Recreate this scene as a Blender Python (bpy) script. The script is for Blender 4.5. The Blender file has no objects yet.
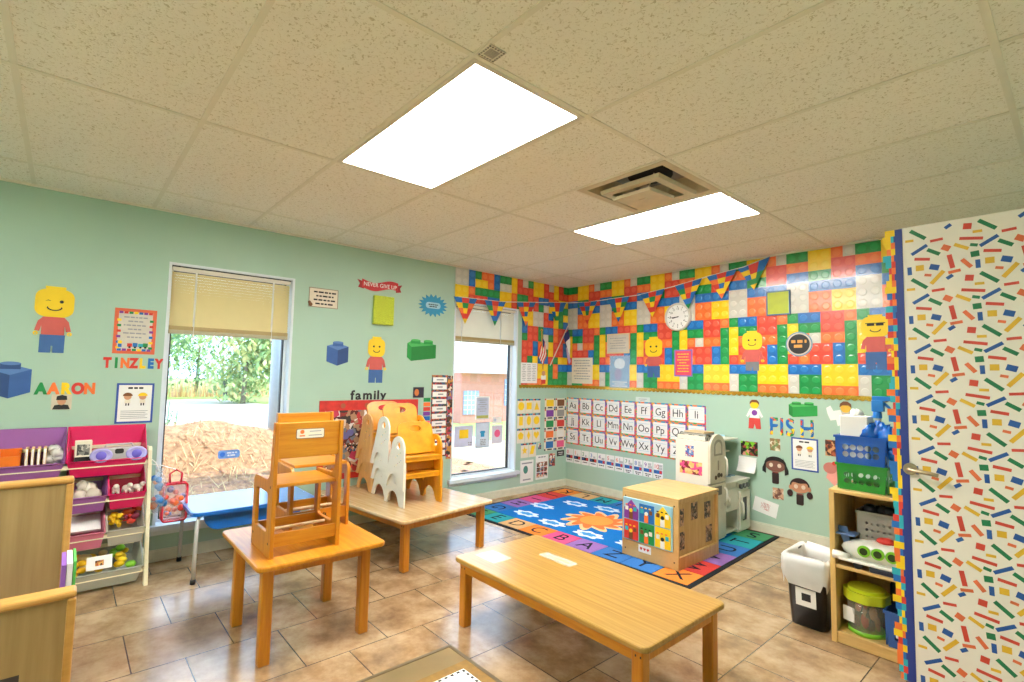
import bpy, bmesh, math, random
from mathutils import Matrix, Vector
random.seed(7)
SC = bpy.context.scene
COL = SC.collection
PI = math.pi

# ------------------------------------------------------------------ materials
def lin(c):
    return tuple(((v/255)/12.92 if v/255 <= .04045 else ((v/255+.055)/1.055)**2.4) for v in c)
MATS = {}
def _new(name):
    m = bpy.data.materials.new(name); m.use_nodes = True
    nt = m.node_tree; nt.nodes.clear()
    out = nt.nodes.new('ShaderNodeOutputMaterial')
    b = nt.nodes.new('ShaderNodeBsdfPrincipled')
    nt.links.new(b.outputs[0], out.inputs[0])
    return m, nt, b, out
def mat(name, rgb, rough=.6, metal=0, var=.06, scale=14, bump=0, emit=None, es=0, coat=0, alpha=1, trans=0, spec=None):
    """plain colour with a little procedural mottling"""
    if name in MATS: return MATS[name]
    m, nt, b, out = _new(name)
    c = lin(rgb)
    tc = nt.nodes.new('ShaderNodeTexCoord')
    n = nt.nodes.new('ShaderNodeTexNoise'); n.inputs['Scale'].default_value = scale; n.inputs['Detail'].default_value = 4
    nt.links.new(tc.outputs['Object'], n.inputs['Vector'])
    r = nt.nodes.new('ShaderNodeValToRGB')
    r.color_ramp.elements[0].position = .3; r.color_ramp.elements[1].position = .7
    r.color_ramp.elements[0].color = tuple(max(0, v*(1-var)) for v in c)+(1,)
    r.color_ramp.elements[1].color = tuple(min(1, v*(1+var)) for v in c)+(1,)
    nt.links.new(n.outputs['Fac'], r.inputs[0]); nt.links.new(r.outputs[0], b.inputs['Base Color'])
    b.inputs['Roughness'].default_value = rough; b.inputs['Metallic'].default_value = metal
    b.inputs['Coat Weight'].default_value = coat; b.inputs['Coat Roughness'].default_value = .12
    b.inputs['Alpha'].default_value = alpha
    if spec is not None: b.inputs['Specular IOR Level'].default_value = spec
    if emit: b.inputs['Emission Color'].default_value = lin(emit)+(1,); b.inputs['Emission Strength'].default_value = es
    if bump:
        bp = nt.nodes.new('ShaderNodeBump'); bp.inputs['Strength'].default_value = bump; bp.inputs['Distance'].default_value = .01
        nt.links.new(n.outputs['Fac'], bp.inputs['Height']); nt.links.new(bp.outputs[0], b.inputs['Normal'])
    MATS[name] = m
    return m
def wood(name, lo, hi, scale=(2.5, 40, 40), rough=.35, coat=.2, detail=5):
    if name in MATS: return MATS[name]
    m, nt, b, out = _new(name)
    tc = nt.nodes.new('ShaderNodeTexCoord'); mp = nt.nodes.new('ShaderNodeMapping'); mp.inputs['Scale'].default_value = scale
    n = nt.nodes.new('ShaderNodeTexNoise'); n.inputs['Scale'].default_value = 1; n.inputs['Detail'].default_value = detail; n.inputs['Roughness'].default_value = .6
    r = nt.nodes.new('ShaderNodeValToRGB'); r.color_ramp.elements[0].position = .3; r.color_ramp.elements[1].position = .7
    r.color_ramp.elements[0].color = lin(lo)+(1,); r.color_ramp.elements[1].color = lin(hi)+(1,)
    nt.links.new(tc.outputs['Object'], mp.inputs[0]); nt.links.new(mp.outputs[0], n.inputs['Vector'])
    nt.links.new(n.outputs['Fac'], r.inputs[0]); nt.links.new(r.outputs[0], b.inputs['Base Color'])
    b.inputs['Roughness'].default_value = rough; b.inputs['Coat Weight'].default_value = coat; b.inputs['Coat Roughness'].default_value = .15
    MATS[name] = m
    return m
def photo(name, cols, scale=30):
    """printed snapshot: irregular colour patches"""
    if name in MATS: return MATS[name]
    m, nt, b, out = _new(name)
    tc = nt.nodes.new('ShaderNodeTexCoord')
    n = nt.nodes.new('ShaderNodeTexNoise'); n.inputs['Scale'].default_value = scale*.6; n.inputs['Detail'].default_value = 2
    v = nt.nodes.new('ShaderNodeTexVoronoi'); v.inputs['Scale'].default_value = scale
    mx = nt.nodes.new('ShaderNodeMixRGB'); mx.inputs[0].default_value = .06
    nt.links.new(tc.outputs['Object'], n.inputs['Vector']); nt.links.new(tc.outputs['Object'], mx.inputs[1]); nt.links.new(n.outputs['Color'], mx.inputs[2])
    nt.links.new(mx.outputs[0], v.inputs['Vector'])
    sp = nt.nodes.new('ShaderNodeSeparateColor'); nt.links.new(v.outputs['Color'], sp.inputs[0])
    r = nt.nodes.new('ShaderNodeValToRGB'); r.color_ramp.interpolation = 'CONSTANT'
    els = r.color_ramp.elements
    while len(els) < len(cols): els.new(.5)
    for i, c in enumerate(cols):
        els[i].position = i/len(cols); els[i].color = lin(c)+(1,)
    nt.links.new(sp.outputs[0], r.inputs[0]); nt.links.new(r.outputs[0], b.inputs['Base Color'])
    b.inputs['Roughness'].default_value = .4
    MATS[name] = m
    return m

C = dict(red=(214,58,48), orange=(240,118,52), yellow=(246,206,28), green=(22,140,72), blue=(28,108,186), white=(236,236,232),
         purple=(128,60,160), pink=(232,90,140), black=(28,26,28), grey=(150,150,150), brown=(120,72,38), teal=(40,170,190))
def P(n, rough=.55): return mat('print_'+n, C[n], rough, var=.03)
paper = mat('paper_white', (238,238,236), .6, var=.02)
paperc = mat('paper_cream', (232,224,206), .6, var=.03)
ink = mat('ink_black', (30,30,36), .6)
inkgrey = mat('ink_grey', (150,152,160), .6)
SNAP = photo('snapshot_print', [(40,30,28),(214,160,126),(236,232,226),(120,84,60),(70,90,130),(230,190,160),(180,60,60)], 42)
SNAP2 = photo('collage_print', [(92,40,40),(214,170,140),(232,226,220),(150,60,56),(60,52,50),(176,140,110),(120,128,140),(196,60,60)], 26)
SNAPG = photo('garden_snapshot_print', [(60,100,30),(120,190,40),(40,30,28),(220,150,130),(160,60,60)], 40)

# ------------------------------------------------------------------ mesh builder
class MB:
    def __init__(s): s.bm = bmesh.new(); s.mats = []
    def mi(s, m):
        if m is None: return 0
        if m not in s.mats: s.mats.append(m)
        return s.mats.index(m)
    def faces(s, verts, faces, m=None, T=None, smooth=False):
        i = s.mi(m)
        vs = [s.bm.verts.new(T @ Vector(v) if T else Vector(v)) for v in verts]
        for f in faces:
            try:
                F = s.bm.faces.new([vs[k] for k in f]); F.material_index = i; F.smooth = smooth
            except ValueError: pass
        return s
    def box(s, lo, hi, m=None, T=None):
        x0,y0,z0 = lo; x1,y1,z1 = hi
        v = [(x0,y0,z0),(x1,y0,z0),(x1,y1,z0),(x0,y1,z0),(x0,y0,z1),(x1,y0,z1),(x1,y1,z1),(x0,y1,z1)]
        return s.faces(v, [(3,2,1,0),(4,5,6,7),(0,1,5,4),(1,2,6,5),(2,3,7,6),(3,0,4,7)], m, T)
    def prism(s, poly, z0, z1, m=None, T=None):
        n = len(poly)
        a = sum(poly[i][0]*poly[(i+1)%n][1]-poly[(i+1)%n][0]*poly[i][1] for i in range(n))
        if a < 0: poly = poly[::-1]
        v = [(x,y,z0) for x,y in poly]+[(x,y,z1) for x,y in poly]
        f = [tuple(range(n-1,-1,-1)), tuple(range(n,2*n))]+[(i,(i+1)%n,(i+1)%n+n,i+n) for i in range(n)]
        return s.faces(v, f, m, T)
    def holed(s, outer, holes, z0, z1, m=None, T=None):
        """extruded outline with holes cut right through"""
        i = s.mi(m); b = bmesh.new()
        for loop in [outer]+holes:
            vs = [b.verts.new((x,y,0)) for x,y in loop]
            for k in range(len(vs)): b.edges.new((vs[k], vs[(k+1)%len(vs)]))
        bmesh.ops.triangle_fill(b, use_beauty=True, use_dissolve=False, edges=b.edges[:])
        b.verts.index_update()
        tv = [v.co.copy() for v in b.verts]; tf = []
        for f in b.faces:
            ids = [v.index for v in f.verts]
            if f.normal.z == 0: f.normal_update()
            tf.append(ids if f.normal.z > 0 else ids[::-1])
        b.free()
        n = len(tv)
        verts = [(v.x,v.y,z0) for v in tv]+[(v.x,v.y,z1) for v in tv]
        faces = [tuple(k+n for k in f) for f in tf]+[tuple(reversed(f)) for f in tf]
        off = 0
        for loop in [outer]+holes:
            L = len(loop)
            for k in range(L): faces.append((off+k, off+(k+1)%L, off+(k+1)%L+n, off+k+n))
            off += L
        s.faces(verts, faces, m, T)
        return s
    def cyl(s, c, r, h, m=None, T=None, n=20, r2=None, smooth=True):
        """upright, from c up by h"""
        r2 = r if r2 is None else r2
        v = [(c[0]+r*math.cos(2*PI*k/n), c[1]+r*math.sin(2*PI*k/n), c[2]) for k in range(n)]
        v += [(c[0]+r2*math.cos(2*PI*k/n), c[1]+r2*math.sin(2*PI*k/n), c[2]+h) for k in range(n)]
        s.faces(v, [tuple(range(n-1,-1,-1)), tuple(range(n,2*n))], m, T)
        return s.faces(v, [(k,(k+1)%n,(k+1)%n+n,k+n) for k in range(n)], m, T, smooth)
    def tube(s, path, r, m=None, T=None, n=8):
        pts = [Vector(p) for p in path]; rings = []
        for i, p in enumerate(pts):
            d = (pts[min(i+1,len(pts)-1)]-pts[max(i-1,0)]).normalized()
            a = Vector((0,0,1)) if abs(d.z) < .9 else Vector((1,0,0))
            u = d.cross(a).normalized(); w = d.cross(u)
            rr = r[i] if isinstance(r,(list,tuple)) else r
            rings.append([p+u*rr*math.cos(2*PI*k/n)+w*rr*math.sin(2*PI*k/n) for k in range(n)])
        v = [q for ring in rings for q in ring]; f = []
        for i in range(len(pts)-1):
            for k in range(n): f.append((i*n+k,i*n+(k+1)%n,(i+1)*n+(k+1)%n,(i+1)*n+k))
        s.faces(v, f, m, T, True)
        L = (len(pts)-1)*n
        return s.faces(v, [tuple(range(n-1,-1,-1)), tuple(range(L,L+n))], m, T)
    def lathe(s, prof, m=None, T=None, n=24, c=(0,0,0)):
        v = []; f = []
        for r,z in prof:
            v += [(c[0]+r*math.cos(2*PI*k/n), c[1]+r*math.sin(2*PI*k/n), c[2]+z) for k in range(n)]
        for i in range(len(prof)-1):
            for k in range(n): f.append((i*n+k,i*n+(k+1)%n,(i+1)*n+(k+1)%n,(i+1)*n+k))
        return s.faces(v, f, m, T, True)
    def ball(s, c, r, m=None, T=None, n=14, sq=(1,1,1), noise=0):
        v = []; f = []; h = n//2
        for i in range(h+1):
            a = PI*i/h
            for k in range(n):
                rr = r*(1+noise*(random.random()-.5))
                v.append((c[0]+rr*sq[0]*math.sin(a)*math.cos(2*PI*k/n), c[1]+rr*sq[1]*math.sin(a)*math.sin(2*PI*k/n), c[2]-rr*sq[2]*math.cos(a)))
        for i in range(h):
            for k in range(n): f.append((i*n+k,i*n+(k+1)%n,(i+1)*n+(k+1)%n,(i+1)*n+k))
        return s.faces(v, f, m, T, True)
    def build(s, name, parent=None, m=None, bevel=0, M=None, weld=True):
        if weld: bmesh.ops.remove_doubles(s.bm, verts=s.bm.verts, dist=1e-5)
        bmesh.ops.recalc_face_normals(s.bm, faces=s.bm.faces)
        me = bpy.data.meshes.new(name); s.bm.to_mesh(me); s.bm.free()
        for q in (s.mats or [m]): me.materials.append(q)
        o = bpy.data.objects.new(name, me); COL.objects.link(o)
        if parent: o.parent = parent
        if M is not None: o.matrix_local = M
        if bevel:
            b = o.modifiers.new('edge', 'BEVEL'); b.width = bevel; b.segments = 2; b.limit_method = 'ANGLE'; b.angle_limit = math.radians(40)
        return o
def tag(o, label, cat, group=None, kind=None):
    o['label'] = label; o['category'] = cat
    if group: o['group'] = group
    if kind: o['kind'] = kind
    return o
def struct(o): o['kind'] = 'structure'; return o
def empty(name, label, cat, loc=(0,0,0), rz=0, group=None, M=None):
    o = bpy.data.objects.new(name, None); COL.objects.link(o)
    if M is not None: o.matrix_world = M
    else: o.location = loc; o.rotation_euler = (0,0,rz)
    o.empty_display_size = .05
    return tag(o, label, cat, group)
def copy_tree(o, parent=None):
    c = o.copy(); COL.objects.link(c)
    if parent: c.parent = parent
    for ch in list(o.children): copy_tree(ch, c)
    return c
def text(s, size, m, parent, loc=(0,0,0), name='lettering', align='CENTER', ext=.0004, sx=1, shear=0):
    cu = bpy.data.curves.new(name, 'FONT'); cu.body = s; cu.size = size; cu.align_x = align; cu.align_y = 'CENTER'; cu.extrude = ext
    cu.shear = shear; cu.space_line = .9
    cu.materials.append(m)
    o = bpy.data.objects.new(name, cu); COL.objects.link(o); o.location = loc; o.scale = (sx,1,1)
    if parent: o.parent = parent
    return o
def circ(cx, cy, r, n=20, ry=None, a0=0):
    ry = ry or r
    return [(cx+r*math.cos(a0+2*PI*k/n), cy+ry*math.sin(a0+2*PI*k/n)) for k in range(n)]
def rrect(x0, y0, x1, y1, r, n=5):
    p = []
    for cx,cy,a in ((x1-r,y1-r,0),(x0+r,y1-r,PI/2),(x0+r,y0+r,PI),(x1-r,y0+r,3*PI/2)):
        for k in range(n+1): p.append((cx+r*math.cos(a+PI/2*k/n), cy+r*math.sin(a+PI/2*k/n)))
    return p
def rect(x0,y0,x1,y1): return [(x0,y0),(x1,y0),(x1,y1),(x0,y1)]
# frames of reference of the two walls and the window glass: local x along the wall to the right, y up, z into the room
def WM(u, v, d=.001): return Matrix(((0,0,1,d),(1,0,0,u),(0,1,0,v),(0,0,0,1)))
def BM(u, v, d=.001): return Matrix(((1,0,0,u),(0,0,-1,-d),(0,1,0,v),(0,0,0,1)))
def rotz(M, a): return M @ Matrix.Rotation(a, 4, 'Z')

# ------------------------------------------------------------------ room
H = 2.44; RX = 4.66; RY = -6.2
def wall_paint(name, rgb):
    m = mat(name, rgb, .5, var=.025, scale=3)
    return m
mint = wall_paint('mint_wall_paint', (169,199,182))
white_paint = mat('white_trim_paint', (226,232,232), .45, var=.02)
# floor tiles
def floor_mat():
    m, nt, b, out = _new('stone_floor_tile')
    L = nt.links.new; N = nt.nodes.new
    tc = N('ShaderNodeTexCoord'); sp = N('ShaderNodeSeparateXYZ'); L(tc.outputs['Object'], sp.inputs[0])
    ax = N('ShaderNodeMath'); ax.operation = 'ADD'; ax.inputs[1].default_value = 4.585+.4*20; L(sp.outputs['Y'], ax.inputs[0])
    ay = N('ShaderNodeMath'); ay.operation = 'ADD'; ay.inputs[1].default_value = -1.085+.413*8; L(sp.outputs['X'], ay.inputs[0])
    cb = N('ShaderNodeCombineXYZ'); L(ax.outputs[0], cb.inputs[0]); L(ay.outputs[0], cb.inputs[1])
    br = N('ShaderNodeTexBrick'); L(cb.outputs[0], br.inputs['Vector'])
    br.inputs['Scale'].default_value = 1; br.inputs['Brick Width'].default_value = .4; br.inputs['Row Height'].default_value = .413
    br.inputs['Mortar Size'].default_value = .0028; br.inputs['Mortar Smooth'].default_value = .1; br.offset = .5
    br.inputs['Color1'].default_value = (.30,.30,.30,1); br.inputs['Color2'].default_value = (.70,.70,.70,1); br.inputs['Bias'].default_value = 0
    br.inputs['Mortar'].default_value = (0,0,0,1)
    n1 = N('ShaderNodeTexNoise'); n1.inputs['Scale'].default_value = 5; n1.inputs['Detail'].default_value = 7; n1.inputs['Roughness'].default_value = .65; L(tc.outputs['Object'], n1.inputs['Vector'])
    mix = N('ShaderNodeMath'); mix.operation = 'MULTIPLY_ADD'; mix.inputs[1].default_value = .25
    sc = N('ShaderNodeSeparateColor'); L(br.outputs['Color'], sc.inputs[0]); L(sc.outputs[0], mix.inputs[0]); L(n1.outputs['Fac'], mix.inputs[2])
    r = N('ShaderNodeValToRGB'); e = r.color_ramp.elements
    e[0].position = .38; e[0].color = lin((112,86,62))+(1,); e[1].position = .80; e[1].color = lin((190,164,130))+(1,)
    k = e.new(.58); k.color = lin((156,126,92))+(1,)
    L(mix.outputs[0], r.inputs[0])
    mm = N('ShaderNodeMixRGB'); L(br.outputs['Fac'], mm.inputs[0]); L(r.outputs[0], mm.inputs[1]); mm.inputs[2].default_value = lin((78,66,58))+(1,)
    L(mm.outputs[0], b.inputs['Base Color'])
    rr = N('ShaderNodeMath'); rr.operation = 'MULTIPLY_ADD'; rr.inputs[1].default_value = .14; rr.inputs[2].default_value = .13; L(n1.outputs['Fac'], rr.inputs[0])
    L(rr.outputs[0], b.inputs['Roughness'])
    bp = N('ShaderNodeBump'); bp.inputs['Strength'].default_value = .35; bp.inputs['Distance'].default_value = .004; bp.invert = True
    L(br.outputs['Fac'], bp.inputs['Height']); L(bp.outputs[0], b.inputs['Normal'])
    b.inputs['Specular IOR Level'].default_value = 1.0
    return m
MB().box((-.0,RY,-.1),(RX,0,0)).build('floor', m=floor_mat()); struct(bpy.data.objects['floor'])

def ceil_mat():
    m, nt, b, out = _new('acoustic_ceiling_tile'); L = nt.links.new; N = nt.nodes.new
    tc = N('ShaderNodeTexCoord')
    n = N('ShaderNodeTexNoise'); n.inputs['Scale'].default_value = 75; n.inputs['Detail'].default_value = 3; n.inputs['Roughness'].default_value = .6; n.inputs['Distortion'].default_value = 1.2
    L(tc.outputs['Object'], n.inputs['Vector'])
    r = N('ShaderNodeValToRGB'); e = r.color_ramp.elements
    e[0].position = .34; e[0].color = lin((206,196,172))+(1,); e[1].position = .44; e[1].color = lin((248,243,232))+(1,)
    L(n.outputs['Fac'], r.inputs[0]); L(r.outputs[0], b.inputs['Base Color'])
    b.inputs['Roughness'].default_value = .9
    bp = N('ShaderNodeBump'); bp.inputs['Strength'].default_value = .5; bp.inputs['Distance'].default_value = .004; L(n.outputs['Fac'], bp.inputs['Height']); L(bp.outputs[0], b.inputs['Normal'])
    return m
GX = [0,.458,1.678,2.898,4.118,RX]
GY = [RY]+[-4.89-.61*2+.61*k for k in range(10) if -4.89-.61*2+.61*k > RY]+[0]
GY = sorted(set(round(v,3) for v in GY))
LIGHTS = [(1.678,2.898,-3.67,-3.06),(1.678,2.898,-1.84,-1.23),(1.678,2.898,-6.11,-5.50)]  # last panel is unseen, added behind the camera as fill light
VENT = (2.288,2.898,-2.45,-1.84)
mb = MB()
for i in range(len(GX)-1):
    for j in range(len(GY)-1):
        x0,x1,y0,y1 = GX[i],GX[i+1],GY[j],GY[j+1]
        if any(abs(x0-l[0])<.02 and abs(y0-l[2])<.02 for l in LIGHTS): continue
        if abs(x0-1.678)<.02 and abs(y0+2.45)<.02:
            x1 = 2.288
        mb.box((x0,y0,H),(x1,y1,H+.02))
struct(mb.build('ceiling', m=ceil_mat(), weld=False))
struct(MB().box((-.2,RY-.2,H+.35),(RX+.2,.2,H+.45)).build('ceiling', m=mat('dark_plenum',(60,58,54),.9)))
tbar = mat('ceiling_grid_paint', (234,228,212), .6, var=.02)
mb = MB()
for x in GX[1:-1]: mb.box((x-.011,RY,H-.004),(x+.011,0,H-.0002))
for y in GY[1:-1]: mb.box((0,y-.011,H-.0035),(RX,y+.011,H-.0002))
mb.box((2.277,-2.45,H-.0035),(2.299,-1.84,H-.0002))
mb.box((0,RY,H-.012),(.02,0,H-.0002)); mb.box((0,-.02,H-.012),(RX,0,H-.0002))
struct(mb.build('trim_1', m=tbar, weld=False))

# window wall with two openings
WIN = [(-4.155,-3.315,.235,2.065),(-1.700,-.845,.255,2.065)]
mb = MB(); T = .14
mb.box((-T,RY,-.1),(0,WIN[0][0],H)); mb.box((-T,WIN[0][1],-.1),(0,WIN[1][0],H)); mb.box((-T,WIN[1][1],-.1),(0,.14,H))
for a,b,z0,z1 in WIN: mb.box((-T,a,-.1),(0,b,z0)); mb.box((-T,a,z1),(0,b,H))
struct(mb.build('wall_left', m=mint))
struct(MB().box((-T,0,-.1),(RX+.14,.14,H+.4)).build('wall_back', m=mint))
struct(MB().box((RX,RY-.14,-.1),(RX+.14,.14,H+.4)).build('wall_right', m=mint))
struct(MB().box((-T,RY-.14,-.1),(RX,RY,H+.4)).build('wall_front', m=mint))
struct(MB().box((0.0,-4.494,.1),(.0025,-4.482,H-.012)).build('trim_2', m=mint))
base_m = mat('baseboard_paint', (214,214,196), .5)
struct(MB().box((0,RY,0),(.014,0,.068)).box((.0,RY,.068),(.008,0,.078)).build('baseboard_left', m=base_m))
struct(MB().box((.014,-.014,0),(RX,0,.068)).box((.014,-.008,.068),(RX,0,.078)).build('baseboard_back', m=base_m))

# windows: frame, gasket, sash, sill, glass
def glass_mat():
    m, nt, b, out = _new('window_glass'); nt.nodes.remove(b)
    tr = nt.nodes.new('ShaderNodeBsdfTransparent'); gl = nt.nodes.new('ShaderNodeBsdfGlossy'); gl.inputs['Roughness'].default_value = .02
    mx = nt.nodes.new('ShaderNodeMixShader'); mx.inputs[0].default_value = .06
    tr.inputs[0].default_value = (.97,.985,1,1)
    nt.links.new(tr.outputs[0], mx.inputs[1]); nt.links.new(gl.outputs[0], mx.inputs[2]); nt.links.new(mx.outputs[0], out.inputs[0])
    MATS['window_glass'] = m
    return m
GLASS = glass_mat()
alu = mat('white_aluminium', (222,230,236), .35, var=.02)
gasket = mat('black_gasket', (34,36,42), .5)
for i,(a,b,z0,z1) in enumerate(WIN):
    w = bpy.data.objects.new('window_%d' % (i+1), None); COL.objects.link(w); w.location = (0,a,z0); w['kind'] = 'structure'
    W, Hh = b-a, z1-z0
    f = .028
    mb = MB()
    for lo,hi in (((0,0),(f,Hh)),((W-f,0),(W,Hh)),((f,0),(W-f,f)),((f,Hh-f),(W-f,Hh))): mb.box((-.13,lo[0],lo[1]),(-.075,hi[0],hi[1]))
    # reveal lining and surround
    mb.box((-.075,0,0),(0.002,.006,Hh)).box((-.075,W-.006,0),(.002,W,Hh)).box((-.075,.006,Hh-.006),(.002,W-.006,Hh))
    mb.box((-.0,-.012,0),(.004,.0,Hh+.012)).box((0,W,0),(.004,W+.012,Hh+.012)).box((0,0,Hh),(.004,W,Hh+.012))
    mb.build('frame', w, alu)
    g = .009
    mb = MB()
    for lo,hi in (((f,f),(f+g,Hh-f)),((W-f-g,f),(W-f,Hh-f)),((f+g,f),(W-f-g,f+g)),((f+g,Hh-f-g),(W-f-g,Hh-f))): mb.box((-.118,lo[0],lo[1]),(-.084,hi[0],hi[1]))
    mb.build('gasket', w, gasket)
    MB().box((-.102,f,f),(-.098,W-f,Hh-f)).build('pane', w, GLASS)
    MB().box((-.075,-.0,-.0),(0,W,.01)).box((0,-.045,-.028),(.045,W+.045,.01)).box((0,-.03,-.06),(.014,W+.03,-.028)).build('sill', w, alu, .003)

# ------------------------------------------------------------------ ceiling lights, vent, sensor
def diff_mat():
    m, nt, b, out = _new('light_diffuser'); L = nt.links.new; N = nt.nodes.new
    b.inputs['Base Color'].default_value = (.9,.9,.88,1); b.inputs['Roughness'].default_value = .4
    b.inputs['Emission Color'].default_value = lin((255,251,244))+(1,)
    tc = N('ShaderNodeTexCoord'); sp = N('ShaderNodeSeparateXYZ'); L(tc.outputs['Object'], sp.inputs[0])
    ab = N('ShaderNodeMath'); ab.operation = 'ABSOLUTE'; L(sp.outputs['Y'], ab.inputs[0])
    sb = N('ShaderNodeMath'); sb.operation = 'SUBTRACT'; sb.inputs[1].default_value = .135; L(ab.outputs[0], sb.inputs[0])
    a2 = N('ShaderNodeMath'); a2.operation = 'ABSOLUTE'; L(sb.outputs[0], a2.inputs[0])
    mr = N('ShaderNodeMapRange'); mr.inputs['From Min'].default_value = 0; mr.inputs['From Max'].default_value = .14
    mr.inputs['To Min'].default_value = LIGHT_E*1.12; mr.inputs['To Max'].default_value = LIGHT_E*.62; L(a2.outputs[0], mr.inputs[0])
    L(mr.outputs[0], b.inputs['Emission Strength'])
    return m
LIGHT_E = 35.0
DIFF = diff_mat()
fr = mat('light_frame_white', (222,214,200), .5)
for i,(x0,x1,y0,y1) in enumerate(LIGHTS):
    cx, cy = (x0+x1)/2, (y0+y1)/2; hx, hy = (x1-x0)/2-.008, (y1-y0)/2-.008
    t = empty('ceiling_light', ['large lit fluorescent ceiling panel nearer the camera, beside the small square grille',
                                'lit fluorescent ceiling panel next to the square air vent',
                                'lit fluorescent ceiling panel behind the camera'][i], 'light', (cx,cy,H), 0, 'recessed fluorescent ceiling panels')  # this last panel is unseen, added behind the camera as fill light
    mb = MB(); e = .022
    for lo,hi in (((-hx,-hy),(-hx+e,hy)),((hx-e,-hy),(hx,hy)),((-hx+e,-hy),(hx-e,-hy+e)),((-hx+e,hy-e),(hx-e,hy))): mb.box((lo[0],lo[1],-.006),(hi[0],hi[1],.06))
    mb.box((-hx,-hy,.06),(hx,hy,.065))
    mb.build('frame', t, fr)
    MB().box((-hx+e,-hy+e,-.002),(hx-e,hy-e,.004)).build('diffuser', t, DIFF)
x0,x1,y0,y1 = VENT; cx,cy = (x0+x1)/2,(y0+y1)/2
vm = mat('vent_metal_paint', (206,190,160), .45)
vd = mat('vent_dark_inside', (30,28,28), .8)
t = empty('ceiling_vent', 'square metal ceiling air vent with open dark centre and stepped plates', 'vent', (cx,cy,H))
h = .297
mb = MB()
mb.holed(rect(-h,-h,h,h), [rect(-.255,-.255,.255,.255)], -.006, 0)
mb.build('outer_frame', t, vm)
mb = MB()   # sloping throat up into a duct box
def frust(mb, a0, z0, a1, z1, m=None, dx=0, dy=0):
    v = [(-a0,-a0,z0),(a0,-a0,z0),(a0,a0,z0),(-a0,a0,z0),(-a1+dx,-a1+dy,z1),(a1+dx,-a1+dy,z1),(a1+dx,a1+dy,z1),(-a1+dx,a1+dy,z1)]
    return mb.faces(v, [(0,1,5,4),(1,2,6,5),(2,3,7,6),(3,0,4,7)], m)
frust(mb, .255,-.004,.21,.10, vm); frust(mb, .21,.10,.17,.14, mat('vent_duct_foil',(150,150,150),.3,.8)); mb.faces([(-.17,-.17,.14),(.17,-.17,.14),(.17,.17,.14),(-.17,.17,.14)],[(0,1,2,3)], vd)
mb.cyl((0,.02,.085),.13,.05, vd)
mb.build('throat', t)
Tp = Matrix.Translation((0,0,.012))
mb = MB(); mb.holed(rect(-.195,-.195,.195,.195), [rect(-.150,-.150,.150,.150)], -.034,-.028); frust(mb, .195,-.034,.200,-.012); frust(mb,.150,-.028,.165,.004); mb.build('middle_plate', t, vm)
mb = MB(); mb.prism(rect(-.125,-.125,.125,.125), -.004,.001); frust(mb, .125,-.003,.130,.012); mb.prism(rrect(-.03,-.02,.03,.02,.01), -.007,-.004); mb.build('centre_plate', t, vm, 0, Matrix.Translation((-.02,-.02,-.058)) @ Matrix.Rotation(.05,4,'X'))
for a in range(4): MB().tube([(.17*math.cos(a*PI/2+.78),.17*math.sin(a*PI/2+.78),.03),(.10*math.cos(a*PI/2+.78)-.02,.10*math.sin(a*PI/2+.78)-.02,-.052)], .004).build('bracket', t, vm)
mb = MB(); gf, gs, gd = mat('grille_frame',(226,218,200),.5), mat('grille_grey',(170,162,148),.5), mat('grille_dark',(60,54,48),.6)
mb.holed(rect(-.036,-.036,.036,.036), [rect(-.022,-.022,.022,.022)], -.004,0,gf)
for k in range(5): mb.box((-.022,-.021+k*.009,-.003),(.022,-.015+k*.009,0),gs)
for k in range(6):
    for s in (-1,1): mb.box((-.034+k*.012,s*.030-.003,-.0045),(-.028+k*.012,s*.030+.003,-.004),gd); mb.box((s*.030-.003,-.034+k*.012,-.0045),(s*.030+.003,-.028+k*.012,-.004),gd)
o = mb.build('ceiling_grille', M=Matrix.Translation((2.955,-3.635,H-.004)))
tag(o, 'tiny square grey grille on the ceiling at the corner of the big light', 'vent')

# ------------------------------------------------------------------ camera, light, colour
cam = bpy.data.cameras.new('camera'); co = bpy.data.objects.new('camera', cam); COL.objects.link(co)
yaw,pit,rol = .849956265,.0678867779,.0206066825
f = Vector((-math.sin(yaw)*math.cos(pit), math.cos(yaw)*math.cos(pit), math.sin(pit)))
rt = Vector((math.cos(yaw), math.sin(yaw), 0)); up = rt.cross(f)
r2 = rt*math.cos(rol)+up*math.sin(rol); u2 = -rt*math.sin(rol)+up*math.cos(rol)
co.matrix_world = Matrix(((r2.x,u2.x,-f.x,4.28261513),(r2.y,u2.y,-f.y,-4.68071606),(r2.z,u2.z,-f.z,1.32115709),(0,0,0,1)))
cam.sensor_width = 36; cam.lens = 36*507.296549/1024; cam.clip_start = .02; cam.clip_end = 400
SC.camera = co
w = bpy.data.worlds.new('World'); SC.world = w; w.use_nodes = True
bg = w.node_tree.nodes['Background']; bg.inputs[0].default_value = (.58,.78,1,1); bg.inputs[1].default_value = 4.0
sun = bpy.data.lights.new('sun','SUN'); so = bpy.data.objects.new('sun', sun); COL.objects.link(so)
sun.energy = 5.0; sun.angle = .01; sun.color = (1,.95,.86)
so.rotation_euler = Vector((-.30,-.62,-.72)).to_track_quat('-Z','Y').to_euler()
so.location = (-3,6,8)
vs = SC.view_settings; vs.view_transform = 'Standard'; vs.look = 'None'; vs.exposure = 0.16; vs.gamma = 1; vs.use_curve_mapping = False
SC.display_settings.display_device = 'sRGB'
cy = SC.cycles; cy.use_denoising = True; cy.max_bounces = 10; cy.diffuse_bounces = 6; cy.glossy_bounces = 4; cy.transparent_max_bounces = 16; cy.sample_clamp_indirect = 6; cy.caustics_reflective = False; cy.caustics_refractive = False
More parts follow.
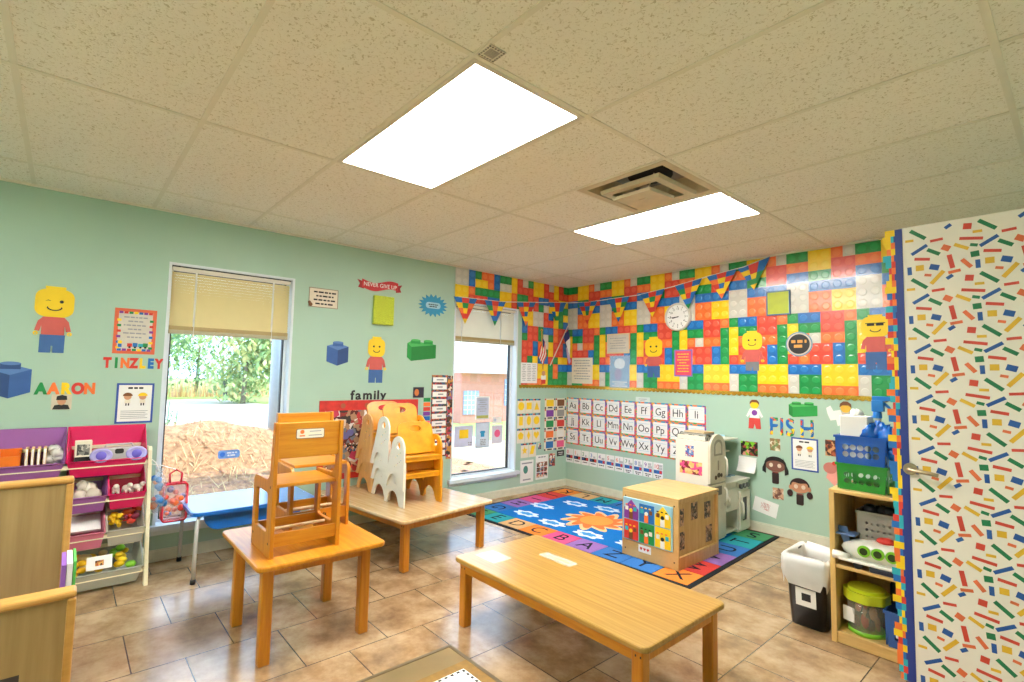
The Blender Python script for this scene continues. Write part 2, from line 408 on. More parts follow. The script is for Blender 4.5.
# ------------------------------------------------------------------ window blinds
slat = mat('blind_slat_cream', (222,204,152), .5, var=.02)
slat2 = mat('blind_slat_white', (226,220,204), .5, var=.02)
rail_m = mat('blind_rail', (176,168,140), .4)
cordm = mat('blind_cord', (240,240,236), .6)
def blind(name_label, w, bottom, sm, cords):
    a,b,z0,z1 = w
    t = empty('window_blind', name_label, 'blind', (-.035,a,z1), 0, 'half-lowered window blinds')
    W = b-a-.03; h = z1-bottom
    MB().box((-.02,.012,-.03),(.02,W+.014,-.004)).build('headrail', t, slat2, .003)
    mb = MB(); n = int((h-.08)/.021)
    for k in range(n):
        z = -.04-k*.021
        mb.faces([(-.010,.014,z+.002),(.008,.014,z-.021),(.008,W+.012,z-.021),(-.010,W+.012,z+.002),(-.0114,.014,z+.002),(.0066,.014,z-.021),(.0066,W+.012,z-.021),(-.0114,W+.012,z+.002)],[(0,1,2,3),(7,6,5,4),(0,3,7,4),(1,5,6,2)])
    mb.build('slats', t, sm)
    MB().box((-.016,.012,-h-.004),(.014,W+.014,-h+.024)).build('bottom_rail', t, rail_m, .004); MB().box((-.012,.014,-h+.024),(.013,W+.012,-h+.052)).build('stacked_slats', t, mat('blind_stack_tan',(168,146,96),.5)); MB().box((-.02,.008,-.0045),(.02,W+.018,.004)).build('gap_shadow', t, gasket)  # last box: black strip painting the shaded gap above the headrail
    for c in cords:
        mb = MB(); y = W*c
        mb.box((.0072,y-.006,-h-.0),(.0085,y+.006,-.03)); mb.cyl((.018,y,-h-.03),.006,.03)
        mb.tube([(.011,y,-.03),(.016,y+.004,-h*.5),(.018,y,-h)], .0025)
        mb.build('cord', t, cordm)
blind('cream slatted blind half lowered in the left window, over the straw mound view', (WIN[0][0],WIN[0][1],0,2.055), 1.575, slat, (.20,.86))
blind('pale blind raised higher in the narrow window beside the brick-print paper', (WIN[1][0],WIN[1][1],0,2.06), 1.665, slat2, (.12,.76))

# ------------------------------------------------------------------ brick-print wallpaper
BC = {k: mat('brick_print_'+k, c, .28, var=.02, coat=.5) for k,c in dict(R=(222,70,52),O=(240,112,48),Y=(246,206,20),G=(12,140,66),B=(18,106,186),W=(206,203,194)).items()}
BS = {k: mat('brick_stud_'+k, c, .28, var=.02, coat=.5) for k,c in dict(R=(232,92,70),O=(246,134,66),Y=(250,216,50),G=(28,156,82),B=(34,124,204),W=(216,213,204)).items()}
TILE = ['YOWGGY','YRROOY','GRRBBG','BBBWWB','OYYWWO','OYYWWO','RROGBB','RRGYGG','OOGYOW','RBGYRR','RBGROR','YYYBBB','YYYWGG','OOOWGG']
U, Vv = .0858, (H-.014-1.205)/14
def paper_mesh(name, M, cells):
    """cells: (u0, row_from_top, colour)"""
    mb = MB()
    for u, r, k in cells:
        v1 = 14*Vv-r*Vv; v0 = v1-Vv
        mb.box((u,v0,0),(u+U,v1,.0012), BC[k])
        mb.cyl((u+U/2,v0+Vv/2,.0012),.031,.0016,BS[k],n=14,r2=.025)
    return mb.build(name, M=M, weld=False)
cells = []
u0 = 1.797-U*6*4
for c in range(60):
    u = u0+c*U
    if u < -.001 or u+U > 3.50: continue
    for r in range(14): cells.append((u, r, TILE[r][c % 6]))
cells += [(0.0, r, TILE[r][(int((0-u0)/U)) % 6]) for r in range(14)]
o = paper_mesh('wallpaper', BM(0,1.205,.0005), cells)
tag(o, 'glossy paper printed with coloured toy bricks along the upper back wall', 'wallpaper', 'toy-brick printed wall paper')
WT = ['WWBGOOBGGYRWGYYRWYRG','WWBYYOBWWYRRRYYRRYRR','YYOGGGGYYOGGRRBBOOYY','YYRRRBBYYRGBWRGWYRGG','YWWRRBYGYRWBYWWRBYGY','YWWRRBYGYRGBYWWRRYGB','GYRRBGOOYRGBRRGBBORR','GYRRBGOOYRGGRRGWGORR','RROBBGYRRGWRRBOWYRRB','RROBBGYRRGBRRBOGYRRB','OOGYRRBBGORRGYBBRGYY','GYYYRGBWYYGBRRYYGOBB','GYYYOGRWYYGGOYYYGOGG','OOOORRGGYYRROOOYGGGG']
cells = []
for c in range(20):
    u = -1.7165+c*U
    if u+U > .003: break
    for r in range(14):
        if u+U/2 < -.815 and r > 3: continue
        cells.append((u, r, WT[r][c]))
# clip rows over the window head
cells = [(u,r,k) for u,r,k in cells]
o = paper_mesh('wallpaper', WM(0,1.205,.0045), cells)
tag(o, 'glossy toy-brick printed paper above and beside the narrow window', 'wallpaper', 'toy-brick printed wall paper')
gold = mat('gold_foil_trim', (206,164,62), .22, .75, var=.3, scale=60)
def scallop(L, mirror=1):
    p = [(0,.028)]
    n = int(L/.05)
    p += [(0,0)]
    for k in range(n):
        for j in range(6): p.append(((k+j/6)*L/n, -.012*math.sin(PI*j/6)))
    p += [(L,0),(L,.028)]
    return p
for L,M,l in ((3.48,BM(.004,1.19,.0035),'gold scalloped border strip under the brick paper on the back wall'),(.80,WM(-.805,1.19,.0075),'short gold scalloped border strip beside the narrow window')):
    o = MB().prism(scallop(L),0,.002).build('border_strip', m=gold, M=M); tag(o, l, 'border', 'gold scalloped borders')

# ------------------------------------------------------------------ bunting: one string of pennants round the corner
bt = empty('pennant_bunting', 'string of brick-print triangle pennants hung across window and brick paper', 'bunting', (0,0,2.1))
string = [(.03,-1.69,2.115),(.03,-1.1,2.13),(.03,-.35,2.205),(.05,-.03,2.235),(.35,-.03,2.215),(1.06,-.03,2.225),(1.5,-.03,2.27),(1.87,-.03,2.325),(2.21,-.03,2.365),(2.45,-.02,2.43)]
def on_string(s):
    d = 0
    for p,q in zip(string, string[1:]):
        L = (Vector(q)-Vector(p)).length
        if d+L >= s: return Vector(p).lerp(Vector(q), (s-d)/L)
        d += L
    return Vector(string[-1])
o = MB().tube([(p[0],p[1],p[2]-2.1) for p in string], .005, n=6).build('string', bt, mat('bunting_string',(240,236,226),.7))
PEN = [P('red'),P('blue'),P('yellow'),P('green'),P('orange'),P('yellow')]
def plen(pt, axis):   # arc length along string where coordinate axis hits value
    d = 0
    for p,q in zip(string, string[1:]):
        L = (Vector(q)-Vector(p)).length
        if axis == 1 and p[1] <= pt <= q[1] and p[1] != q[1]: return d+L*(pt-p[1])/(q[1]-p[1])
        if axis == 0 and p[0] <= pt <= q[0] and p[0] != q[0]: return d+L*(pt-p[0])/(q[0]-p[0])
        d += L
for i,(ax,c) in enumerate([(1,-1.60),(1,-1.20),(1,-.74),(1,-.235),(0,.345),(0,.80),(0,1.24),(0,1.655),(0,2.0),(0,2.3)]):
    s = plen(c, ax); a = on_string(s-.15); b = on_string(s+.15)
    c3 = (a+b)/2+Vector((0,0,-.275 if i < 8 else -.25))
    nrm = Vector((1,0,0)) if ax == 1 else Vector((0,-1,0))
    mb = MB()
    nb = 5
    for k in range(nb):
        t0,t1 = k/nb,(k+1)/nb
        q = [a.lerp(c3,t0),b.lerp(c3,t0),b.lerp(c3,t1),a.lerp(c3,t1)]
        segs = 3 if k < 3 else 1
        for j in range(segs):
            f0,f1 = j/segs,(j+1)/segs
            w4 = [q[0].lerp(q[1],f0),q[0].lerp(q[1],f1),q[3].lerp(q[2],f1),q[3].lerp(q[2],f0)]
            z = Vector((0,0,2.1))
            mb.faces([tuple(v-z+nrm*.004) for v in w4]+[tuple(v-z+nrm*.0025) for v in w4],[(0,1,2,3),(7,6,5,4),(0,4,5,1),(1,5,6,2),(2,6,7,3),(3,7,4,0)], PEN[(k*2+j+i)%6] if k else PEN[(1,0,1)[j]])
    mb.build('pennant', bt)

# ------------------------------------------------------------------ flat things on the walls
def sheet(name, M, w, h, m, label, cat, group=None, border=None, bm_=None, t=.0015, r=0):
    mb = MB()
    if border:
        mb.holed(rect(-w/2,-h/2,w/2,h/2), [rect(-w/2+border,-h/2+border,w/2-border,h/2-border)], 0, t+.0006, bm_)
        mb.prism(rect(-w/2+border,-h/2+border,w/2-border,h/2-border), 0, t, m)
    else:
        mb.prism(rrect(-w/2,-h/2,w/2,h/2,r) if r else rect(-w/2,-h/2,w/2,h/2), 0, t, m)
    o = mb.build(name, M=M); return tag(o, label, cat, group)
def print_lines(o, cx, y, w, n, dy, t, m=None, z=.0015):
    """rows of small print too fine to read: broken word-length strokes"""
    rng = random.Random(int(abs(cx+y+w)*9999)+n); mb = MB()
    for k in range(n):
        L = w*(1 if k % 2 == 0 else rng.uniform(.6,.9)); x = cx-L/2
        while x < cx+L/2-.004:
            e = min(cx+L/2, x+rng.uniform(.35,1.1)*t*3.2)
            mb.box((x,y-k*dy-t/2,z),(e,y-k*dy+t/2,z+.0006)); x = e+t*.6
    return mb.build('lettering', o, m or inkgrey)
def figure(name, M, hw, hh, body_w, bh, lw, lh, label, face='smile', shades=False, group='toy-brick figure cutouts', hair=None, shirt=None, legs=None):
    """paper cut-out: yellow head, red shirt, blue trousers; origin at the neck"""
    t = empty(name, label, 'wall cutout', group=group, M=M)
    mb = MB(); mb.prism(rrect(-hw/2,0,hw/2,hh,min(hw,hh)*.30), .002, .0045); mb.prism(rect(-hw*.26,hh,hw*.26,hh*1.10), .002, .0045)
    mb.build('head', t, P('yellow'))
    tz = .0046; mb = MB(); ey = hh*.56
    if shades:
        mb.box((-hw*.30,ey-hh*.02,tz),(-hw*.03,ey+hh*.13,tz+.001)); mb.box((hw*.03,ey-hh*.02,tz),(hw*.30,ey+hh*.13,tz+.001)); mb.box((-hw*.36,ey+hh*.09,tz),(hw*.36,ey+hh*.13,tz+.001))
    else:
        mb.prism(circ(hw*.17,ey,hw*.055,12,hh*.055), tz, tz+.001)
        if face == 'wink': mb.prism([(-hw*.26,ey),(-hw*.17,ey+hh*.05),(-hw*.08,ey+.0),(-hw*.17,ey+hh*.025)], tz, tz+.001)
        else: mb.prism(circ(-hw*.17,ey,hw*.055,12,hh*.055), tz, tz+.001)
    sm = [(hw*.2*math.cos(a), hh*.34+hh*.12*math.sin(a)) for a in [PI+PI*k/10 for k in range(11)]]
    sm += [(x*.86, y+hh*.035) for x,y in sm[::-1]]
    mb.prism(sm, tz, tz+.001)
    mb.build('face', t, ink)
    bw = body_w
    mb = MB(); mb.prism([(-bw*.30,0),(bw*.30,0),(bw*.44,-bh*.25),(bw*.52,-bh*.78),(bw*.38,-bh*.82),(bw*.33,-bh*.5),(bw*.33,-bh),(-bw*.33,-bh),(-bw*.33,-bh*.5),(-bw*.38,-bh*.82),(-bw*.52,-bh*.78),(-bw*.44,-bh*.25)], 0, .003)
    mb.build('shirt', t, shirt or mat('cutout_shirt_red',(204,92,86),.6))
    for sx in (-1,1):
        mb = MB(); c = (sx*bw*.48, -bh*.93)
        mb.holed(circ(c[0],c[1],bw*.075,12,bh*.11), [circ(c[0],c[1]-bh*.02,bw*.03,8,bh*.05)], 0, .0035); mb.build('hand', t, P('yellow'))
    mb = MB(); mb.prism([(-lw/2,-bh),(lw/2,-bh),(lw/2,-bh-lh),(lw*.04,-bh-lh),(lw*.03,-bh-lh*.62),(-lw*.03,-bh-lh*.62),(-lw*.04,-bh-lh),(-lw/2,-bh-lh)], 0, .003)
    mb.box((-lw/2,-bh-lh*.2,.003),(lw/2,-bh-lh*.17,.0036))
    mb.build('trousers', t, legs or mat('cutout_trousers_blue',(58,100,160),.6))
    return t
figure('paper_figure', WM(-4.750,1.628,.001), .185, .175, .165, .112, .118, .112, 'large winking yellow-headed paper figure in red shirt left of the window', 'wink')
figure('paper_figure', WM(-2.560,1.466,.001), .165, .165, .185, .118, .135, .118, 'yellow-headed paper figure on green wall above the word family')
figure('paper_figure', BM(1.240,1.552,.004), .205, .19, .20, .10, .15, .12, 'smiling paper figure with round yellow head on brick paper under the clock', group='toy-brick figure cutouts')
figure('paper_figure', BM(2.268,1.60,.004), .175, .155, .19, .11, .12, .08, 'paper figure with grey trousers between pink note and round badge', legs=mat('cutout_trousers_grey',(120,122,128),.6))
figure('paper_figure', BM(3.205,1.678,.004), .18, .155, .19, .118, .135, .135, 'yellow-headed paper figure wearing black sunglasses beside the confetti door', shades=True)

def toybrick(M, w, h, m1, m2, m3, studs, label, group='toy-brick cutouts'):
    """cut-out of a toy brick seen at an angle: two side faces, top face and studs"""
    mb = MB()
    sl = h*.16; th = h*.22; sw = w*.5 if studs == 1 else w*.86
    # left face, right face, top face
    mb.prism([(-w/2,h/2-th-.0),(-w/2+w-sw,h/2-th-sl),(-w/2+w-sw,-h/2),(-w/2,-h/2+sl)], 0, .003, m1)
    mb.prism([(-w/2+w-sw,h/2-th-sl),(w/2,h/2-th),(w/2,-h/2+sl),(-w/2+w-sw,-h/2)], 0, .003, m2)
    mb.prism([(-w/2,h/2-th),(w/2-sw,h/2-th+sl*.8),(w/2,h/2-th),(-w/2+w-sw,h/2-th-sl)], 0, .003, m3)
    for k in range(studs):
        cx = (-w*.0 if studs == 1 else (-.22+.44*k)*w); cyy = h/2-th+.0
        rx = w*.24 if studs == 1 else w*.16
        mb.prism([(cx-rx,cyy),(cx+rx,cyy),(cx+rx,cyy+th*.7),(cx-rx,cyy+th*.7)], .003, .0038, m1)
        mb.prism(circ(cx,cyy+th*.7,rx,20,th*.22), .003, .0045, m3)
    o = mb.build('brick_cutout', M=M); return tag(o, label, 'wall cutout', group)
b1,b2,b3 = mat('brick_cut_blue',(52,92,158),.5), mat('brick_cut_blue_shade',(40,72,128),.5), mat('brick_cut_blue_top',(84,122,184),.5)
g1,g2,g3 = mat('brick_cut_green',(30,150,66),.5), mat('brick_cut_green_shade',(22,128,54),.5), mat('brick_cut_green_top',(74,180,92),.5)
toybrick(WM(-4.925,1.235), .19, .225, b2, b1, b3, 1, 'blue toy-brick cutout left of the orange and green letters')
toybrick(WM(-2.920,1.482), .19, .215, b1, b2, b3, 1, 'blue toy-brick cutout between window and yellow-headed figure')
toybrick(WM(-2.085,1.548), .32, .215, g1, g2, g3, 2, 'green toy-brick cutout on the window wall under the starburst')
toybrick(BM(2.680,1.085), .22, .135, g2, g1, g3, 2, 'green toy-brick cutout above the letters spelling fish')

# framed and printed sheets on the window wall
o = sheet('bordered_notice', WM(-4.335,1.567), .232, .306, mat('notice_grey',(206,200,190),.6), 'orange bordered notice with a small toy train, left of the window', 'notice', None, .022, mat('notice_orange',(226,104,66),.55))
mb = MB(); pal = [P('purple'),P('blue'),P('yellow'),P('green'),P('red')]
for k in range(26):
    s = k % 4; q = (k//4+.5)/7-.5
    x,y = [(q*.19,.126),(q*.19,-.126),(-.089,q*.26),(.089,q*.26)][s]
    mb.box((x-.011,y-.008,.002),(x+.011,y+.008,.0026), pal[k%5])
mb.build('border_stripe', o)
mb = MB()
for k,(x,m) in enumerate(((-.025,P('red')),(.005,P('blue')),(.035,P('teal')),(.062,P('green')))): mb.box((x-.014,-.105,.0016),(x+.013,-.082+.004*(k%2),.0024), m); mb.prism(circ(x,-.108,.007,10), .0016,.003, ink)
mb.prism(circ(-.078,-.075,.012,12),.0016,.003,P('yellow')); mb.box((-.088,-.11,.0016),(-.068,-.087,.003),P('blue'))
mb.build('train_picture', o)
print_lines(o, 0, .095, .13, 6, .027, .009)
def letters(chars, M0, pitch, size, cols, labels, group, centres=None, bold=0, sx=1):
    for k,ch in enumerate(chars):
        cu = bpy.data.curves.new('letter_cutout','FONT'); cu.body = ch; cu.size = size; cu.align_x = 'CENTER'; cu.align_y = 'BOTTOM_BASELINE'; cu.extrude = .0015; cu.offset = bold
        cu.materials.append(cols[k % len(cols)])
        o = bpy.data.objects.new('letter_cutout', cu); COL.objects.link(o)
        o.matrix_world = M0 @ Matrix.Translation((centres[k] if centres else pitch*(k+.5),0,.001)) @ Matrix.Diagonal((sx,1,1,1))
        tag(o, labels[k], 'letter', group)
ordn = ['first','second','third','fourth','fifth','sixth','seventh']
cn = dict(T='red',I='green',N='orange',Z='red',L='yellow',E='blue',Y='red')
nm = 'TINZLEY'
letters(nm, WM(-4.495,1.322), .047, .088, [P(cn[c]) for c in nm], ['%s paper capital letter %s, %s of seven letters under the orange notice' % (cn[c],c,ordn[k]) for k,c in enumerate(nm)], 'seven letters under the orange notice', bold=.0056, sx=.72)
an = 'AARON'; ac = ['green','orange','yellow','red','orange']
letters(an, WM(-4.812,1.150), .058, .092, [P(c) for c in ac], ['%s paper capital letter %s, %s of five letters above the small photo' % (c,l,ordn[k]) for k,(c,l) in enumerate(zip(ac,an))], 'five letters above the small photo', bold=.0058, sx=.80)
letters('family', WM(-2.794,1.083), .056, .112, [ink], ['black lower-case letter %s, %s letter of family above the red board' % (c,ordn[k]) for k,c in enumerate('family')], 'letters spelling family', centres=[.022,.078,.165,.235,.268,.318], bold=.0032, sx=1.05)
mats_f = [photo('letter_brick_print',[C['red'],C['blue'],C['yellow'],C['green'],C['orange'],C['blue']],36)]
letters('FISH', BM(2.40,.858), .0915, .205, mats_f, ['multicoloured brick-print capital letter %s on wall under the green cutout' % c for c in 'FISH'], 'letters spelling fish', centres=[.042,.110,.178,.310], bold=.005, sx=.78)

o = sheet('snapshot', WM(-4.682,1.097), .098, .096, mat('snapshot_backing',(206,196,176),.5), 'small snapshot of a person in a black shirt below the orange letters', 'photo')
mb = MB(); mb.prism(circ(0,.006,.021,16,.026),.0016,.003,mat('skin_print',(206,150,118),.5)); mb.prism([(-.026,.012),(.026,.012),(.024,.036),(0,.044),(-.024,.036)],.0016,.0034,P('black')); mb.prism([(-.042,-.046),(.042,-.046),(.032,-.02),(0,-.014),(-.032,-.02)],.0016,.0026,P('black')); mb.build('picture', o)
def kids_poster(M, w, h, label):
    o = sheet('bordered_poster', M, w, h, paper, label, 'poster', 'blue-bordered posters of two children', .012, mat('poster_border_blue',(52,84,168),.5))
    print_lines(o, 0, h*.38, w*.4, 1, .02, .012, ink)
    sk = mat('skin_print',(206,150,118),.5)
    for s,hc,lb in ((-1,P('brown'),0),(1,P('yellow'),1)):
        mb = MB(); x = s*w*.2; y = h*.16
        mb.prism(circ(x,y,w*.10,16,h*.075), .0016,.003, sk); mb.prism([(x+w*.13*math.cos(a),y+h*.02+h*.085*math.sin(a)) for a in [PI*k/10 for k in range(11)]], .0016,.0034, hc)
        mb.prism(rect(x-w*.075,y-h*.16,x+w*.075,y-h*.07), .0016,.0026, paperc); mb.box((x-w*.05,y-h*.22,.0016),(x-w*.015,y-h*.16,.0026),ink); mb.box((x+w*.015,y-h*.22,.0016),(x+w*.05,y-h*.16,.0026),ink)
        mb.build('child_drawing', o)
    for k in range(5): MB().box((-w*.36,-h*.2-k*h*.045,.0015),(w*(.36-.06*(k%2)),-h*.2-k*h*.045+h*.012,.002)).build('text_line', o, inkgrey)
    return o
kids_poster(WM(-4.309,1.082), .206, .268, 'blue-bordered poster of two children, left of the window above the bin rack')
kids_poster(BM(2.688,.713), .206, .270, 'blue-bordered poster of two children on back wall under the letters spelling fish')
o = sheet('wall_sign', WM(-3.062,1.944), .25, .165, mat('sign_cream',(226,214,196),.6), 'small cream printed sign high on the wall right of the left window', 'sign', None, .006, mat('sign_edge',(150,134,116),.6))
print_lines(o, .01, .048, .19, 4, .033, .013, ink)
MB().prism(circ(-.108,-.062,.016,12),.0018,.004).prism(circ(-.118,-.045,.012,10),.0018,.0045).build('pawprint_sticker', o, P('brown'))
# red ribbon banner
t = empty('ribbon_sign', 'red wavy ribbon banner with white lettering near the ceiling', 'sign', M=WM(-2.545,2.118))
def wave(L,h,n=24,amp=.018): 
    top = [(-L/2+L*k/n, h/2-amp*math.sin(2*PI*k/n-.4)) for k in range(n+1)]; bot = [(x,y-h) for x,y in top[::-1]]
    return top+bot
MB().prism(wave(.36,.075),.001,.004).build('ribbon', t, mat('ribbon_red',(200,34,44),.5))
for s in (-1,1): MB().prism([(s*.16,.02-s*.0),(s*.225,.035+.0),(s*.2,.0),(s*.215,-.035),(s*.16,-.045)],0,.0025).build('ribbon_end', t, mat('ribbon_dark_red',(160,24,34),.5))
text('NEVER GIVE UP', .052, paper, t, (0,.0,.0045), ext=.0006, sx=.93)
o = MB().box((-.1,-.132,0),(.1,.132,.03)).build('glitter_canvas', m=mat('glitter_lime',(192,206,56),.35,.2,var=.45,scale=130,bump=.6), bevel=.003, M=WM(-2.512,1.892)); tag(o, 'lime green glitter canvas on the wall above the yellow-headed figure', 'canvas')
t = empty('starburst_sign', 'blue spiky starburst cutout with white lettering on the window wall', 'sign', M=WM(-1.972,1.998))
MB().prism([((.172 if k%2==0 else .128)*math.cos(PI*k/18), (.115 if k%2==0 else .082)*math.sin(PI*k/18)) for k in range(36)],.0,.003).build('burst', t, mat('starburst_blue',(34,140,184),.5))
MB().prism(rrect(-.085,-.03,.085,.03,.028),.003,.0042).build('centre_panel', t, mat('starburst_panel',(160,200,216),.5)); print_lines(t, 0, .008, .11, 2, .02, .01, ink, .0042)
o = sheet('snapshot', WM(-2.106,1.14), .118, .1, mat('snapshot_dark',(48,40,60),.4), 'small dark snapshot with an orange figure, left of the label chart', 'photo'); MB().prism(circ(-.02,.0,.024,14,.034),.0016,.003).build('picture', o, mat('snap_orange',(200,120,60),.5))
# red framed collage board
t = empty('notice_board', 'red framed board of snapshots behind the stacked toddler chairs', 'notice board', M=WM(-2.585,.74,.001))
w_,h_ = .945,.67
mb = MB(); mb.holed(rect(-w_/2,-h_/2,w_/2,h_/2),[rect(-w_/2+.05,-h_/2+.05,w_/2-.05,h_/2-.085)],.0,.012); mb.build('red_border', t, mat('board_border_red',(206,52,46),.6,var=.15,scale=25))
MB().prism(rect(-w_/2+.05,-h_/2+.05,w_/2-.05,h_/2-.085),0,.006).build('collage', t, SNAP2)
random.seed(3)
for k in range(34):
    x = -.37+.74*((k*7)%17)/16+random.uniform(-.02,.02); y = -.24+.46*(k%6)/5+random.uniform(-.02,.02)
    MB().prism(rrect(-.032,-.03,.032,.03,.008 if k%3 else .029),.006,.0085).build('snapshot', t, [SNAP, mat('collage_rose',(190,60,90),.5), mat('collage_cream',(226,208,190),.5), mat('collage_lilac',(110,110,170),.5)][k%4], 0, Matrix.Translation((x,y,.0004*(k%5))) @ Matrix.Rotation(random.uniform(-.5,.5),4,'Z'))
for x in (-.27,-.05,.17,.36): MB().prism(circ(x,h_/2-.045,.022,12),.012,.0135).build('border_motif', t, mat('board_motif',(170,90,60),.5))
# label chart strip and small strip
t = empty('label_chart', 'tall narrow chart of ten white name labels left of the narrow window', 'chart', M=WM(-1.835,.905,.001))
MB().prism(rect(-.125,-.40,.065,.405),0,.002).build('chart_backing', t, photo('chart_border_print',[(120,40,40),(30,90,60),(190,120,60),(60,40,70),(200,70,60),(40,80,130)],60))
MB().prism(rect(.065,-.43,.125,.40),0,.004).build('photo_border', t, photo('chart_photo_border',[(90,60,40),(230,210,190),(190,60,70),(50,40,40),(200,140,60),(120,110,150)],34))
for k in range(11): MB().prism(rect(-.112,.335-k*.072,.052,.383-k*.072),.002,.0035).build('name_label', t, paper)
mb = MB()
for k in range(11): mb.box((-.07+.01*(k%3),.352-k*.072,.0035),(.012-.01*(k%2),.366-k*.072,.004))
mb.build('label_print', t, inkgrey)
t = empty('colour_strip', 'thin strip of small coloured squares hanging beside the name label chart', 'chart', M=WM(-2.008,.975,.001))
for k,c in enumerate(('green','orange','red','purple','blue','pink')): MB().prism(rect(-.038,.075-k*.045,.038,.112-k*.045),0,.002).build('colour_patch', t, P(c))

# shape cards, colour cards, papers right of the narrow window
shapes = [['circle','square','triangle'],['rectangle','oval','circle'],['pentagon','diamond','heart'],['star','parallelogram']]
def shp(n, r):
    if n == 'circle': return circ(0,0,r,20)
    if n == 'oval': return circ(0,0,r*.72,20,r*1.1)
    if n == 'square': return rect(-r*.85,-r*.85,r*.85,r*.85)
    if n == 'rectangle': return rect(-r*.6,-r*1.05,r*.6,r*1.05)
    if n == 'triangle': return [(-r*.85,-r),(r*.85,-r),(0,r)]
    if n == 'pentagon': return circ(0,0,r,5,a0=PI/2)
    if n == 'diamond': return [(0,-r*1.1),(r*.55,0),(0,r*1.1),(-r*.55,0)]
    if n == 'heart': return [(0,-r),(r*.9,.0),(r*.85,r*.6),(r*.45,r*.85),(0,r*.5),(-r*.45,r*.85),(-r*.85,r*.6),(-r*.9,0)]
    if n == 'star': return [((r if k%2==0 else r*.45)*math.sin(2*PI*k/10),(r if k%2==0 else r*.45)*math.cos(2*PI*k/10)) for k in range(10)]
    return [(-r*.9,-r),(r*.3,-r),(r*.9,r),(-r*.3,r)]
for i,row in enumerate(shapes):
    for j,n in enumerate(row):
        u = -.760+j*.123+(.065 if i == 3 else 0); v = .975-i*.168
        o = sheet('shape_card', WM(u,v), .118, .162, paperc, 'white card with a yellow %s, row %s of the shape cards' % (n, ['one','two','three','four'][i]), 'card', 'yellow shape cards')
        mb = MB(); mb.prism(shp(n,.047),.0016,.0028, P('yellow')); mb.build('shape_print', o)
        mb = MB()
        for k in range(5): mb.box((-.058+k*.0235,.062,.0016),(-.0365+k*.0235,.08,.0026),[P('blue'),P('black'),P('red'),P('black'),P('teal')][(k+j)%5])
        mb.build('card_border', o)
cols2 = [['yellow','brown'],['purple','grey'],['green','red'],['orange','white'],['blue','pink']]
for i,row in enumerate(cols2):
    for j,n in enumerate(row):
        u = -.292+j*.187; v = .995-i*.1235
        o = sheet('colour_card', WM(u,v), .178, .12, paperc, 'white card with a %s block, among the colour cards by the corner' % n, 'card', 'colour cards')
        MB().prism(rect(-.062,-.032,.062,.046),.0016,.0028).build('colour_print', o, P(n))
        mb = MB()
        for k in range(4): mb.box((-.089 if k<2 else .069,-.06+(k%2)*.10,.0016),(-.069 if k<2 else .089,-.04+(k%2)*.10,.0026),[P('black'),P('red'),P('blue'),P('black')][k])
        mb.box((-.04,-.055,.0016),(.04,-.04,.0022),ink)
        mb.build('card_corners', o)
o = sheet('hanging_notice', WM(-.655,.235,.002), .205, .25, paper, 'white notice with a round green picture, lowest beside the window', 'notice'); MB().prism(circ(-.02,.02,.035,16,.045),.0016,.0026).build('picture', o, mat('notice_green_print',(70,130,120),.5)); mb = MB()
mb.box((-.08,.085,.0016),(.08,.1,.0022)); mb.box((-.06,-.1,.0016),(.06,-.085,.0022)); mb.build('text_line', o, inkgrey)
o = sheet('photo_sheet', WM(-.415,.26,.002), .205, .28, paper, 'white sheet with a grid of small snapshots near the room corner', 'notice')
for i in range(3):
    for j in range(3): MB().prism(rect(-.085+j*.06,-.115+i*.06,-.032+j*.06,-.062+i*.06),.0016,.0026).build('snapshot', o, SNAP)
print_lines(o, 0, .115, .12, 1, .02, .014)
sheet('snapshot', WM(-.243,.328), .10, .15, SNAP, 'dark upright snapshot between photo sheet and black card', 'photo')
sheet('snapshot', WM(-.455,.503), .048, .068, SNAP, 'tiny snapshot next to the last row of yellow shapes', 'photo')
o = sheet('black_card', WM(-.098,.392), .125, .068, P('black'), 'small black card on the wall below the colour cards', 'card'); print_lines(o, 0, .01, .08, 2, .022, .008, paper)
# ------------------------------------------------------------------ back wall: alphabet, numbers, notices
teal = mat('card_border_teal',(40,140,176),.5); rainbow = photo('card_border_print',[(226,70,90),(40,150,190),(240,170,50),(120,70,170),(60,170,90),(40,90,180),(236,120,60)],34)
for k in range(26):
    c = chr(65+k); i,j = divmod(k,9)
    x = .108+j*.2015; z = .974-i*.187-(.0 if i else 0)
    o = MB().holed(rect(-.1,-.093,.1,.093),[rect(-.085,-.078,.085,.078)],0,.0022,rainbow).prism(rect(-.085,-.078,.085,.078),0,.0016,paper).build('alphabet_card', M=BM(x,z,.001))
    tag(o, 'white alphabet card reading %s%s in a rainbow border' % (c,c.lower()), 'card', 'alphabet cards')
    text(c+c.lower(), .108, ink, o, (0,-.004,.0019), sx=.95)
    mb = MB()
    for y in (-.052,.048): mb.box((-.074,y,.0016),(.074,y+.003,.002))
    mb.build('guide_line', o, mat('guide_line_blue',(150,190,220),.6))
